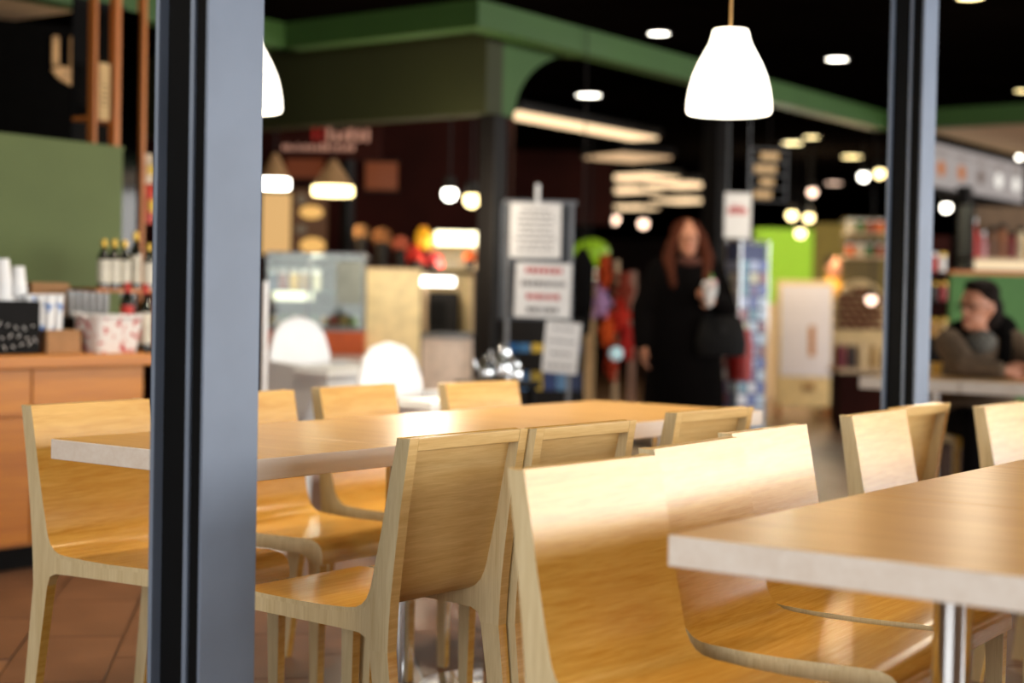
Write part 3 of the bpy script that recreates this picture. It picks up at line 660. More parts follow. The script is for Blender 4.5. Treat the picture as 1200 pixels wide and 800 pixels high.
BREAD = glow('lit_bread', (255, 196, 110), 0.9); GREYP = glow('lit_grey', (150, 130, 104), 0.35)
lit_panel(342, 382, 222, 300, 11.9, glow('lit_brown', (120, 74, 40), 0.35), 'brown lit picture of bread loaves on the kitchen wall', ((0.1, 0.66, 0.7, 0.1, BREAD), (0.2, 0.16, 0.75, 0.12, BREAD), (-0.5, 0.85, 0.3, 0.09, GREYP), (-0.5, 0.4, 0.35, 0.08, GREYP)))
lit_panel(428, 465, 190, 222, 12.0, glow('lit_orange_dim', (150, 70, 24), 0.4), 'dim orange lit picture under the unreadable sign')
lit_panel(335, 378, 186, 208, 12.2, glow('lit_orange_dim2', (140, 62, 20), 0.35), 'dim orange lit picture between the two cone lamps')
# pinkish shop sign with two lines of blurred letters under the bulkhead
c = P(386, 164, 10.9); t = empty('shop_sign', c, -0.12, 'dark shop sign with two pinkish lines of blurred lettering', 'sign')
MB().box(-0.36, 0.36, 0, 0.04, -0.13, 0.13).build('board', DBROWN, t)
PINKL = mat('pink_letters', (214, 160, 140), 0.6, emit=0.22, var=0.2)
random.seed(3)
u = -0.33
while u < 0.18:
    w_ = random.uniform(0.018, 0.034); h_ = random.uniform(0.03, 0.05); MB().box(u, u+w_*0.7, -0.012, 0, -0.075, -0.075+h_).build('letter', PINKL, t); u += w_+0.008
u = -0.12
while u < 0.30:
    w_ = random.uniform(0.03, 0.05); h_ = random.uniform(0.06, 0.13); MB().box(u, u+w_*0.6, -0.012, 0, -0.01, -0.01+h_).build('letter', PINKL if u > -0.05 else RED, t); u += w_+0.012
# cone pendants over the food counter
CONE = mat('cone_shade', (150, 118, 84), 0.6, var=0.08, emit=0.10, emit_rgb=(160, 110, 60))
for px, ys, yl, yb, w_, l, m in ((322, 180, 207, 221, 38, 'cone pendant lamp touching the edge of the slate blue column', LH), (390, 188, 216, 229, 52, 'cone pendant lamp with a yellow glowing rim over the display case', LY)):
    d = 10.2; c = P(px, yb, d); t = empty('cone_lamp', c, 0, l, 'lamp', 'cone pendants over the food counter')
    R_ = wpx(w_, d)/2*0.93; h0 = wpx(yb-yl, d)*0.8; h1 = wpx(yb-ys, d)
    MB().lathe([(R_*0.97, 0), (R_, h0*0.3), (R_*0.98, h0), (R_*0.9, h0)], 28).build('lit_rim', m, t, smooth=True)
    MB().lathe([(R_, h0), (R_*0.55, h0+(h1-h0)*0.55), (R_*0.16, h1), (0.0001, h1)], 28).build('lamp_shade', CONE, t, smooth=True)
    MB().lathe([(0.0001, 0.01), (R_*0.9, 0.01), (R_*0.9, 0.014), (0.0001, 0.014)], 24).build('diffuser', m, t)
    MB().tube([(0, 0, h1), (0, 0, CEIL-c.z)], 0.006, 6).build('cord', DARKM, t)
    spot('cone_light', c+Vector((0, 0, -0.02)), 45, WARM, 2.4, 0.7, 0.1)
# glass display case
d = 9.4; c = at0(405, d)
t = empty('display_case', c, 0.05, 'glass food display case with an orange wooden front', 'display case')
xl, xr = P(312, 358, d).x-c.x, P(427, 358, d).x-c.x
zb, zg, zt_ = zd(400, 415, d), zd(400, 388, d), zd(400, 299, d)
ORW = mat('orange_panel', (176, 76, 24), 0.45, var=0.1)
MB().box(xl, xr, 0.0, 0.75, 0, zb).build('plinth', mat('pinkish_base', (196, 168, 156), 0.6), t)
MB().box(xl, xr, -0.01, 0.75, zb, zg).build('front_panel', ORW, t)
MB().box(xl, xr, 0.0, 0.74, zg, zg+0.02).build('deck', GREYM, t)
MB().box(xl, xr, 0.25, 0.70, (zg+zt_)/2, (zg+zt_)/2+0.012).build('shelf', GLASS, t)
MB().box(xl, xr, -0.005, 0.003, zg+0.02, zt_).build('front_pane', GLASS, t)
MB().box(xl, xr, 0.0, 0.7, zt_, zt_+0.015).build('top', GREYM, t); MB().box(xl, xr, 0.70, 0.72, zg+0.02, zt_).build('back_panel', mat('case_back_shade', (64, 54, 48), 0.6), t)  # dark sheet added at the back so the case contents look darker
for u in (xl, (xl+xr)/2-0.05, xr-0.02): MB().box(u, u+0.02, 0, 0.02, zg+0.02, zt_).build('post', GREYM, t)
MB().box(P(394, 358, d).x-c.x, P(424, 358, d).x-c.x, -0.03, -0.006, zd(410, 357, d), zd(410, 306, d)).build('grey_screen', mat('grey_card', (128, 134, 128), 0.6), t)
MB().box(P(314, 358, d).x-c.x, P(362, 358, d).x-c.x, 0.30, 0.34, zd(340, 352, d), zd(340, 341, d)).build('light_tube', glow('case_light', (255, 236, 206), 2.2), t)
random.seed(5)
FOODC = [(196, 160, 96), (120, 140, 70), (214, 186, 130), (170, 110, 50), (88, 120, 70), (206, 150, 60), (170, 60, 40)]
FOODM = [mat('food_%d' % i, x_, 0.6, var=0.2) for i, x_ in enumerate(FOODC)]
FN = ['pale roll', 'green salad bowl', 'cream pastry', 'brown loaf', 'green vegetable heap', 'golden pie', 'red tart']
for k in range(9):
    px = 321+11.8*k; q = at0(px, d+0.22); i = k % 7
    pos = ('nearest the slate blue column', 'second from the slate blue column', 'third from the column side', 'fourth from the column side', 'in the middle of the deck', 'just past the middle of the deck', 'third from the cream panel', 'second from the cream panel', 'nearest the cream panel')[k]
    f = empty('dish_of_food', (q.x, q.y, zg+0.02), 0, '%s on a plate in the display case, %s' % (FN[i], pos), 'food', 'food in the display case')
    MB().lathe([(0.0001, 0), (0.02, 0), (0.029, 0.01), (0.027, 0.012), (0.02, 0.005), (0.0001, 0.005)], 16).build('plate', WHITEP, f, smooth=True)
    mb = MB()
    for j in range(5): mb.ell((0.014*math.cos(j*1.26), 0.02*math.sin(j*1.26), 0.022+0.01*(j % 2)), (0.014, 0.02, 0.02), 10, 7)
    mb.ell((0, 0, 0.05), (0.018, 0.02, 0.02), 10, 7); mb.build('food', FOODM[i], f, smooth='all')
for k in range(5):
    px = 318+13*k; q = at0(px, d+0.45)
    f = empty('drink_carton', (q.x, q.y, (zg+zt_)/2+0.012), 0.1*k, ('blue carton on the upper shelf nearest the slate blue column', 'red carton on the upper shelf', 'yellow carton on the upper shelf', 'tan carton on the upper shelf', 'pale carton on the upper shelf nearest the grey screen')[k], 'carton', 'cartons in the display case')
    MB().box(-0.025, 0.025, -0.02, 0.02, 0, 0.11).build('body', mat('carton_%d' % k, ((60, 80, 120), (150, 70, 60), (220, 170, 40), (170, 130, 80), (200, 190, 170))[k], 0.5), f)
    MB().prism_x([(-0.02, 0.11), (0.02, 0.11), (0.0, 0.135)], -0.025, 0.025).build('gable_top', WHITEP, f)
# cream panel and lit service niche to the side of the case
d = 9.75; c = at0(462, d)
t = empty('cream_screen', c, 0.05, 'tall cream panel standing behind the display case', 'panel')
MB().box(-wpx(33, d), wpx(31, d), 0, 0.05, 0, zd(462, 316, d)).build('panel', mat('cream_panel', (238, 218, 168), 0.6, emit=0.0), t); MB().box(-wpx(34, d), wpx(32, d), -0.01, 0.06, zd(462, 316, d), zd(462, 314, d)).build('top_trim', BEIGE, t)
d = 10.4; c = at0(526, d)
t = empty('service_cabinet', c, 0.0, 'cream service cabinet with a dark oven niche and bright lamps beside the dark column', 'cabinet')
hw = wpx(31, d)
MB().box(-hw, hw, 0, 0.5, 0, zd(526, 396, d)).build('base', mat('pale_cabinet', (240, 224, 216), 0.5), t)
MB().box(-hw-0.01, hw+0.01, -0.02, 0.5, zd(526, 396, d), zd(526, 390, d)).build('worktop', GREYM, t)
MB().box(-hw, -hw+0.03, 0, 0.5, zd(526, 390, d), zd(526, 270, d)).build('side', BEIGE, t); MB().box(hw-0.03, hw, 0, 0.5, zd(526, 390, d), zd(526, 270, d)).build('side', BEIGE, t)
MB().box(-hw, hw, 0.45, 0.5, zd(526, 390, d), zd(526, 270, d)).build('back', MATS['cream_panel'], t)
ov = MB().box(-hw+0.04, hw-0.12, 0.05, 0.4, zd(526, 390, d), zd(526, 342, d)).build('oven', DARKM, t); MB().box(-hw+0.06, hw-0.2, 0.04, 0.05, zd(526, 384, d), zd(526, 352, d)).build('oven_window', BLACKP, ov)
MB().box(-hw-0.05, hw-0.14, -0.03, 0.04, zd(526, 335, d), zd(526, 325, d)).build('strip_light', glow('strip_white', (255, 250, 238), 6), t)
MB().box(-hw+0.08, hw, -0.03, 0.06, zd(526, 287, d), zd(526, 271, d)).build('strip_light', glow('strip_yellow', (255, 244, 200), 4.5), t)
for k in range(3): MB().box(-hw+0.02+k*0.02, hw-0.02, 0.2, 0.4, zd(526, 318-10*k, d), zd(526, 317-10*k, d)).build('shelf', GREYM, t)
point('niche_light', P(520, 312, d-0.1), 9, WARM2, 0.05)
point('case_lamp', P(370, 312, 9.6), 4, WARM2, 0.05)
point('counter_fill', P(500, 250, 8.7), 40, WARM2, 0.06)  # fill light added in front to brighten cabinet and cream panel; no fixture
q = at0(484, 10.35); t = empty('flower_shelf', q, 0.0, 'narrow dark shelf carrying the flower bunches above the food counter', 'shelf'); z_ = zd(484, 316, 10.35)
MB().box(-wpx(76, 10.35), wpx(76, 10.35), -0.07, 0.04, z_-0.02, z_).build('board', DARKM, t)
for sx in (-0.42, 0.0, 0.40): MB().box(sx, sx+0.02, 0.0, 0.02, 0, z_-0.02).build('post', DARKM, t)
# red and yellow goods on top of the cream panel: flower bunches and a yellow can
for k, (px, py, r, c_, l) in enumerate(((448, 277, 13, (150, 96, 50), 'tan dried flower bunch above the display case'), (470, 286, 12, (176, 86, 60), 'salmon flower bunch beside the tan one'), (487, 298, 14, (196, 38, 22), 'bright red flower bunch above the cream panel'), (508, 304, 12, (150, 24, 30), 'deep red flower bunch beside the oven niche'), (424, 272, 11, (130, 92, 52), 'brown dried flower bunch at the back post'), (551, 300, 9, (206, 92, 24), 'orange flower bunch beside the dark corner column'))):
    d = 10.35; c = P(px, py, d); R_ = wpx(r, d); zb_ = zd(px, 316, d)
    t = empty('flower_bunch', (c.x, c.y, zb_), 0, l, 'flowers', 'flower bunches over the food counter')
    MB().lathe([(0.0001, 0), (R_*0.45, 0), (R_*0.6, max(0.03, c.z-zb_-R_*0.5)), (R_*0.5, max(0.03, c.z-zb_-R_*0.5)), (0.0001, 0.01)], 14).build('pot', DARKM, t, smooth=True)
    mb = MB()
    for j in range(16):
        a_ = j*2.4; s = R_*0.75*math.sqrt((j+0.5)/16); mb.ell((s*math.cos(a_), s*math.sin(a_)*0.7, c.z-zb_+R_*0.5*math.cos(j*1.7)), (R_*0.3,)*3, 8, 6)
    mb.build('blossoms', mat('blossom_%d' % k, c_, 0.7, var=0.35, scale=40), t, smooth='all')
d = 10.38; c = P(496, 292, d); t = empty('yellow_canister', c, 0, 'round bright yellow canister behind the red flowers', 'canister')
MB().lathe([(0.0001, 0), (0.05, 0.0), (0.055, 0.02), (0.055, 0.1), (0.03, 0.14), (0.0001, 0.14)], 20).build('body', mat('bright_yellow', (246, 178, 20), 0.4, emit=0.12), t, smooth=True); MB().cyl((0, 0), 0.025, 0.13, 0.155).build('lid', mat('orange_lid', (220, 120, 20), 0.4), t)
MB().box(-0.03, 0.03, -0.03, 0.03, -wpx(24, d), 0).build('stand', DARKM, t)
# ================================================================== WHITE HIGH CHAIRS
def high_chair(px, d, ztop, rz, label, second=False):
    c = at0(px, d); t = empty('high_chair', c, rz, label, 'high chair', 'white high chairs')
    t.scale = (1.15, 1.15, 1.15); dz = ztop/1.15-0.95
    # rounded back shell
    prof = [(-0.15, 0.55), (-0.155, 0.70), (-0.15, 0.80), (-0.125, 0.88), (-0.08, 0.93), (0.0, 0.95), (0.08, 0.93), (0.125, 0.88), (0.15, 0.80), (0.155, 0.70), (0.15, 0.55)]
    n = len(prof); vs_ = []; F = []
    for (x, z) in prof: vs_ += [(x, 0.16+0.05*(z-0.55)-0.5*x*x, z+dz), (x, 0.185+0.05*(z-0.55)-0.5*x*x, z+dz)]
    mb = MB(); 
    front = [2*i for i in range(n)]; back = [2*i+1 for i in range(n)]
    F.append(tuple(front)); F.append(tuple(reversed(back)))
    for i in range(n): j = (i+1) % n; F.append((2*i, 2*i+1, 2*j+1, 2*j))
    mb.add(vs_, F).build('backrest', WHITEP, t, bevel=0.008)
    MB().box(-0.155, 0.155, -0.13, 0.18, 0.52+dz, 0.56+dz).build('seat', WHITEP, t, bevel=0.02, seg=3)
    for s in (-1, 1):
        MB().prism_x([(0.18, 0.55+dz), (0.18, 0.76+dz), (0.10, 0.765+dz), (-0.30, 0.745+dz), (-0.34, 0.73+dz), (-0.34, 0.70+dz), (-0.26, 0.685+dz), (-0.22, 0.64+dz), (-0.16, 0.55+dz)], s*0.172-0.014, s*0.172+0.014).build('side_wing', WHITEP, t, bevel=0.006)
        for sy in (-1, 1): MB().tube([(s*0.13, 0.02+sy*0.12, 0.53+dz), (s*0.21, 0.02+sy*0.22, 0.0)], [0.032, 0.022], 12).build('leg', WHITEP, t, smooth=True)
    MB().box(-0.21, 0.21, -0.36, -0.10, 0.715+dz, 0.74+dz).build('tray', WHITEP, t, bevel=0.012, seg=3)
    MB().box(-0.19, 0.19, -0.34, -0.12, 0.741+dz, 0.752+dz).build('tray_rim', WHITEP, t, bevel=0.008)
    mb = MB()
    for (x0, x1, z0, z1) in ((-0.20, -0.13, 0.36, 0.715), (0.13, 0.20, 0.36, 0.715), (-0.13, 0.13, 0.64, 0.715), (-0.13, 0.13, 0.36, 0.44)): mb.box(x0, x1, -0.35, -0.325, z0+dz, z1+dz)
    mb.build('front_frame', WHITEP, t)
    MB().box(-0.012, 0.012, -0.14, -0.11, 0.56+dz, 0.715+dz).build('crotch_post', WHITEP, t)
    return t
high_chair(378, 7.5, zd(352, 371, 7.5), 0.7, 'taller white plastic high chair near the slate blue column')
high_chair(490, 6.75, zd(452, 401, 6.75), 0.7, 'lower white plastic high chair behind the dining chairs')
# white pole and grey bags beside the taller high chair
c = at0(311, 6.8); t = empty('white_stand', c, 0, 'thin white pole standing beside the slate blue column', 'pole')
MB().cyl((0, 0), 0.012, 0.02, zd(311, 330, 7.0), 14).build('pole', WHITEP, t, smooth=True); MB().lathe([(0.0001, 0), (0.12, 0), (0.11, 0.02), (0.0001, 0.025)], 20).build('base', WHITEP, t)
# ================================================================== POSTER STAND AND MAGAZINES
d = 8.9; c = at0(632, d)
t = empty('poster_stand', c, 0.12, 'grey metal stand hung with three white printed notices', 'stand')
zt_ = zd(632, 226, d)
for u in (-0.19, 0.17): MB().box(u, u+0.022, 0.02, 0.05, 0.03, zt_-0.05).build('upright', GREYM, t)
MB().box(-0.21, 0.21, 0.02, 0.05, zt_-0.06, zt_-0.04).build('cross_bar', GREYM, t); MB().box(-0.21, 0.21, -0.12, 0.2, 0.0, 0.03).build('foot', GREYM, t)
MB().box(-0.03, -0.01, 0.0, 0.02, zt_-0.06, zt_+0.05).build('clip', WHITEP, t)
MB().box(-0.22, 0.20, 0.055, 0.07, zd(632, 375, d), zt_-0.06).build('back_board', mat('slate_board', (70, 76, 86), 0.6), t)
PR = mat('grey_print', (120, 116, 116), 0.8)
def notice(px0, px1, y0, y1, dd, tilt, label, lines, red=False):
    q = P((px0+px1)/2, y1, dd); w_ = wpx(px1-px0, dd); h_ = wpx(y1-y0, dd)
    o = empty('printed_notice', q, 0.12, label, 'notice', 'white notices on the stand'); o.rotation_euler = (0, tilt, 0.12)
    MB().box(-w_/2, w_/2, -0.004, 0, 0, h_).build('sheet', WHITE, o)
    mb = MB(); random.seed(int(px0))
    for k in range(lines):
        z_ = h_*(0.86-0.72*k/max(1, lines-1)); a_ = random.uniform(0.55, 0.8)*w_/2; hh = h_*(0.018 if not red else 0.05)
        x_ = -a_
        while x_ < a_: l_ = random.uniform(0.01, 0.035); mb.box(x_, min(a_, x_+l_), -0.0052, -0.0042, z_-hh, z_+hh, 0 if (not red or k % 2) else 1); x_ += l_+0.008
    pr_ = mb.build('print', [PR, RED], o); pr_['kind'] = 'stuff'
notice(597, 657, 238, 302, d-0.02, 0.0, 'top white notice with fine grey text lines on the stand', 8)
notice(602, 668, 308, 372, d-0.04, 0.02, 'middle white notice with red and grey lettering on the stand', 4, True)
notice(634, 676, 377, 437, d-0.08, 0.08, 'lowest tilted white notice on the stand', 4)
# magazine rack below
q = at0(636, d+0.25); t = empty('magazine_rack', q, 0.1, 'dark rack of blue magazines under the white notices', 'rack')
for k in range(3): MB().box(-0.22, 0.26, -0.02+0.05*k, -0.01+0.05*k, 0.25+0.22*k, 0.36+0.22*k).build('pocket', DARKM, t)
MB().box(-0.23, 0.27, 0.12, 0.14, 0, 1.0).build('back', DARKM, t); MB().box(-0.23, 0.27, -0.05, 0.14, 0, 0.25).build('base', DARKM, t)
MGC = [(30, 90, 150), (60, 110, 160), (190, 160, 60), (40, 60, 110), (90, 130, 170), (20, 40, 80)]
for k in range(12):
    r_, cc = divmod(k, 6); u = -0.18+0.077*cc; z_ = 0.36+0.22*(r_+1)-0.2
    p_ = q + Vector((u*math.cos(0.1), u*math.sin(0.1)+0.02+0.05*(r_+1), z_))
    m_ = empty('magazine', p_, 0.1, 'magazine with a %s cover in the %s pocket of the dark rack' % (('blue', 'mid-blue', 'mustard', 'navy', 'pale blue', 'dark navy')[cc], ('lower', 'upper')[r_]), 'magazine', 'magazines in the dark rack')
    MB().box(-0.035, 0.035, 0, 0.008, 0, 0.25).build('pages', WHITE, m_); MB().box(-0.0355, 0.0355, -0.002, 0, 0, 0.251).build('cover', mat('mag_%d' % cc, MGC[cc], 0.35, var=0.25), m_)
# hanging black coat on the stand's far side
q = P(683, 292, 9.4); t = empty('hanging_coat', (q.x, q.y, 0), 0.3, 'black coat hanging beside the white notices', 'coat')
MB().loft([(0, 0, zd(683, 392, 9.4), 0.05, 0.06), (0.0, 0, zd(683, 350, 9.4), 0.07, 0.06), (0, 0, zd(683, 310, 9.4), 0.075, 0.05), (0, 0, zd(683, 294, 9.4), 0.03, 0.03), (0, 0, zd(683, 290, 9.4), 0.008, 0.008)]).build('fabric', mat('black_wool', (9, 8, 9), 0.95, spec=0.05), t, smooth='all')
MB().tube([(0, 0, zd(683, 291, 9.4)), (0, 0, CEIL)], 0.004, 6).build('hook_line', DARKM, t)
# chrome coffee pots on a small dark table near the stand
q = at0(585, 7.5); t = empty('side_table', q, GR, 'small dark side table carrying chrome pots', 'table')
ztab = zd(585, 446, 7.5)
MB().box(-0.16, 0.16, -0.14, 0.14, ztab-0.03, ztab).build('top', BLACKP, t)
for sx in (-0.13, 0.13):
    for sy in (-0.11, 0.11): MB().box(sx-0.015, sx+0.015, sy-0.015, sy+0.015, 0, ztab-0.03).build('leg', BLACKP, t)
for k, (px, y0, r, l) in enumerate(((572, 418, 0.035, 'small chrome pot nearest the dark column'), (592, 404, 0.045, 'tall chrome coffee pot on the dark side table'), (606, 422, 0.03, 'low chrome sugar pot at the edge of the dark side table'))):
    q = at0(px, 7.5); h = zd(px, y0, 7.5)-ztab
    p_ = empty('coffee_pot', (q.x, q.y, ztab), 0.5*k, l, 'pot', 'chrome pots on the side table')
    MB().lathe([(0.0001, 0), (r, 0), (r*1.15, h*0.25), (r*1.0, h*0.6), (r*0.65, h*0.85), (r*0.7, h*0.9)], 24).build('body', CHROME, p_, smooth=True)
    MB().lathe([(r*0.7, h*0.9), (r*0.5, h*0.96), (0.006, h*0.98), (0.008, h*1.03), (0.0001, h*1.04)], 20).build('lid', CHROME, p_, smooth=True)
    MB().tube([(r*0.9, 0, h*0.75), (r*1.6, 0, h*0.7), (r*1.7, 0, h*0.4), (r*1.05, 0, h*0.25)], 0.005).build('handle', DARKM, p_, smooth=True)
    MB().tube([(-r*0.9, 0, h*0.4), (-r*1.4, 0, h*0.6), (-r*1.7, 0, h*0.85)], [0.009, 0.007, 0.005]).build('spout', CHROME, p_, smooth=True)
# ================================================================== TOY STAND BETWEEN THE NOTICES AND THE WOMAN
d = 11.6; q = at0(722, d); t = empty('toy_stand', q, 0, 'tall pale stand hung with orange and red soft toys', 'stand')
MB().cyl((0, 0), 0.02, 0.03, zd(722, 305, d), 14).build('pole', BEIGE, t); MB().lathe([(0.0001, 0), (0.25, 0), (0.24, 0.02), (0.0001, 0.03)], 24).build('base', BEIGE, t)
hooks = ((318, -14, (196, 70, 20), 'orange'), (338, 10, (150, 60, 40), 'brown'), (352, -18, (190, 150, 200), 'lilac'), (368, 6, (200, 44, 24), 'red'), (384, -10, (214, 84, 20), 'bright orange'), (400, 12, (180, 30, 24), 'dark red'), (425, -6, (170, 50, 20), 'rust'))
for k, (py, dx, c_, nm) in enumerate(hooks):
    zc = zd(722, py, d); MB().tube([(0, 0, zc+0.06), (wpx(dx, d), -0.06, zc+0.09)], 0.004, 6).build('hook', GREYM, t)
    q2 = P(722+dx, py, d-0.07); s = empty('soft_toy', q2, 0.4*k-1, '%s soft toy hanging on the pale stand' % nm, 'toy', 'soft toys on the stand')
    mt = mat('plush_%d' % k, c_, 0.95, var=0.3, scale=60)
    MB().ell((0, 0, -0.02), (0.065, 0.055, 0.08)).build('body', mt, s, smooth='all'); MB().ell((0, 0, 0.075), (0.05, 0.045, 0.045)).build('head', mt, s, smooth='all')
    for sx in (-1, 1):
        MB().ell((sx*0.035, 0, 0.115), (0.016, 0.01, 0.018), 8, 6).build('ear', mt, s, smooth='all'); MB().tube([(sx*0.05, 0, 0.01), (sx*0.085, -0.03, -0.03)], [0.02, 0.016]).build('arm', mt, s, smooth=True); MB().tube([(sx*0.03, 0, -0.08), (sx*0.045, -0.03, -0.13)], [0.024, 0.02]).build('leg', mt, s, smooth=True)
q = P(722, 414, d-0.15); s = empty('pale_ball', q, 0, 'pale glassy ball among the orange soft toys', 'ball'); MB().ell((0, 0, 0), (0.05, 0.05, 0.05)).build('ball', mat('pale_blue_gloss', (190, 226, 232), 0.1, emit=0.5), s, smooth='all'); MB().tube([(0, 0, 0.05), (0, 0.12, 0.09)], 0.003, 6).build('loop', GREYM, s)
for k, (px, y0, y1, w_, c_, l) in enumerate(((692, 330, 470, 12, (226, 190, 140), 'cream banner pole between the notices and the toys'), (742, 318, 470, 8, (180, 140, 120), 'narrow tan pole beside the woman'))):
    d = 12.0; q = at0(px, d); s = empty('banner_pole', q, 0, l, 'banner', 'banner poles')
    MB().box(-wpx(w_, d)/2, wpx(w_, d)/2, 0, 0.02, 0.25, zd(px, y0, d)).build('banner', mat('banner_%d' % k, c_, 0.7), s); MB().box(-0.12, 0.12, -0.1, 0.1, 0, 0.02).build('foot', DARKM, s); MB().cyl((0, 0.02), 0.012, 0.02, 0.3).build('pole', GREYM, s)
q = P(693, 296, 14.5); s = empty('lime_lampshade', q, 0, 'lime green round lantern above the cream banner', 'lantern'); MB().ell((0, 0, 0.0), (0.17, 0.17, 0.13)).build('paper_globe', glow('lime_glow', (150, 190, 30), 0.55), s, smooth='all'); MB().tube([(0, 0, 0.13), (0, 0, CEIL-q.z)], 0.004, 6).build('cord', DARKM, s)
q = P(690, 322, 14.0); s = empty('lit_shelf_light', q, 0, 'bright cream shelf light under the lime lantern', 'light'); MB().box(-0.12, 0.12, 0, 0.04, -0.03, 0.05).build('tube', glow('shelf_cream', (255, 236, 200), 1.8), s); MB().box(-0.14, 0.14, 0.04, 0.08, -0.06, 0.07).build('housing', DARKM, s); MB().tube([(0, 0.05, 0.07), (0, 0.05, CEIL-q.z)], 0.006, 6).build('rod', DARKM, s)
# ================================================================== PEOPLE
SKIN = mat('skin', (182, 124, 96), 0.55, var=0.06, scale=30)
HAIR_R = mat('auburn_hair', (70, 32, 16), 0.8, var=0.4, scale=40, spec=0.15); HAIR_D = mat('dark_hair', (24, 16, 12), 0.8, var=0.3, scale=40, spec=0.1)
EYE = mat('dark_eye', (30, 22, 18), 0.2); LIP = mat('lips', (160, 80, 72), 0.5)
def head_into(mb, c, rz, s=1.0, neck=None):
    R3 = Matrix.Rotation(rz, 3, 'Z')
    def q(x, y, z): return Vector(c) + R3 @ Vector((x*s, y*s, z*s))
    mb.ell(q(0, 0.0, 0.02), (0.076*s, 0.094*s, 0.108*s), 18, 12, rot=R3); mb.ell(q(0, -0.025, -0.055), (0.056*s, 0.066*s, 0.065*s), 16, 10, rot=R3)
    mb.ell(q(0, -0.098, -0.015), (0.013*s, 0.020*s, 0.024*s), 10, 8, rot=R3); mb.ell(q(0, -0.085, 0.03), (0.05*s, 0.014*s, 0.012*s), 10, 8, rot=R3); mb.ell(q(0, -0.082, -0.092), (0.024*s, 0.018*s, 0.016*s), 10, 8, rot=R3)
    for sx in (-1, 1): mb.ell(q(sx*0.077, 0.012, 0.0), (0.010*s, 0.022*s, 0.032*s), 8, 8, rot=R3)
    return q
def face_parts(o, q, s=1.0):
    for sx in (-1, 1):
        MB().ell(q(sx*0.031, -0.083, 0.008), (0.012*s, 0.008*s, 0.007*s), 10, 6).build('eye', EYE, o, smooth='all')
    MB().ell(q(0, -0.088, -0.055), (0.024*s, 0.008*s, 0.008*s), 10, 6).build('mouth', LIP, o, smooth='all')
def hand_into(mb, wrist, direc, side, curl=0.5, s=1.0, thumb=None):
    d = Vector(direc).normalized(); sd = Vector(side).normalized(); nrm = d.cross(sd).normalized(); w = Vector(wrist)
    mb.cap(w, 0.024*s, w+d*0.03*s, 0.026*s)
    mb.ell(w+d*0.055*s, (0.022*s, 0.022*s, 0.022*s)); 
    for i, (off_, L) in enumerate(((-0.030, 0.068), (-0.010, 0.078), (0.010, 0.072), (0.029, 0.056))):
        b0 = w+d*0.045*s+sd*off_*0.6*s; b = w+d*0.088*s+sd*off_*s; e1 = b+(d*math.cos(curl)+nrm*math.sin(curl))*L*0.5*s; e2 = e1+(d*math.cos(curl*2.2)+nrm*math.sin(curl*2.2))*L*0.5*s
        mb.cap(b0, 0.014*s, b, 0.0115*s, 8); mb.cap(b, 0.0105*s, e1, 0.0095*s, 8); mb.cap(e1, 0.0095*s, e2, 0.0075*s, 8)
    th = -1 if thumb is None else thumb
    t0 = w+d*0.03*s+sd*th*0.026*s; t1 = t0+(d*0.6+sd*th*0.7+nrm*0.3).normalized()*0.035*s; t2 = t1+(d*0.9+sd*th*0.2+nrm*0.3).normalized()*0.03*s
    mb.cap(t0, 0.014*s, t1, 0.0115*s, 8); mb.cap(t1, 0.0115*s, t2, 0.009*s, 8)
# --- the woman walking towards the camera in a long black coat
d = 10.0; q0 = at0(803, d)
wm = empty('person', q0, 0.08, 'woman walking in a long black coat with auburn hair and bags', 'person')
mb = MB(); hq = head_into(mb, (0.0, -0.02, 1.515), 0.0, 0.98)
mb.cap((0, 0.0, 1.37), 0.05, (0, -0.01, 1.46), 0.048)
mb.loft([(0, 0, 0.86, 0.15, 0.10), (0, 0, 1.0, 0.13, 0.09), (0, 0, 1.2, 0.16, 0.10), (0, 0, 1.33, 0.16, 0.08), (0, 0, 1.40, 0.06, 0.05)])
for sx, yk in ((-1, -0.08), (1, 0.08)):
    mb.cap((sx*0.08, 0, 0.88), 0.08, (sx*0.09, yk*0.8, 0.48), 0.055); mb.cap((sx*0.09, yk*0.8, 0.48), 0.052, (sx*0.09, yk+0.03, 0.08), 0.035); mb.cap((sx*0.09, yk+0.04, 0.05), 0.035, (sx*0.10, yk-0.13, 0.035), 0.03)
mb.cap((-0.17, 0, 1.34), 0.05, (-0.25, 0.02, 1.07), 0.042); mb.cap((-0.25, 0.02, 1.07), 0.04, (-0.27, -0.05, 0.84), 0.028); hand_into(mb, (-0.27, -0.05, 0.84), (-0.05, -0.1, -1), (0, 1, 0), 0.35)
mb.cap((0.17, 0, 1.34), 0.05, (0.25, 0.0, 1.08), 0.042); mb.cap((0.25, 0.0, 1.08), 0.04, (0.14, -0.2, 1.12), 0.028); hand_into(mb, (0.14, -0.2, 1.12), (-0.5, -0.5, 0.3), (0, -0.4, 1), 0.8)
remesh(mb.build('body', SKIN, wm), 0.007, 4); face_parts(wm, hq, 0.98)
COATB = mat('black_coat', (9, 7, 7), 0.95, var=0.3, scale=60, spec=0.05)
mb = MB()
mb.loft([(0, 0.0, 0.38, 0.27, 0.19), (0, 0, 0.6, 0.26, 0.18), (0, 0, 0.85, 0.245, 0.165), (0, 0, 1.02, 0.225, 0.15), (0, 0, 1.2, 0.225, 0.145), (0, 0, 1.32, 0.205, 0.12), (0, 0, 1.39, 0.13, 0.09), (0, 0, 1.43, 0.085, 0.075)], 28)
mb.cap((-0.175, 0, 1.33), 0.075, (-0.275, 0.02, 1.06), 0.075); mb.cap((-0.275, 0.02, 1.06), 0.07, (-0.285, -0.04, 0.86), 0.06)
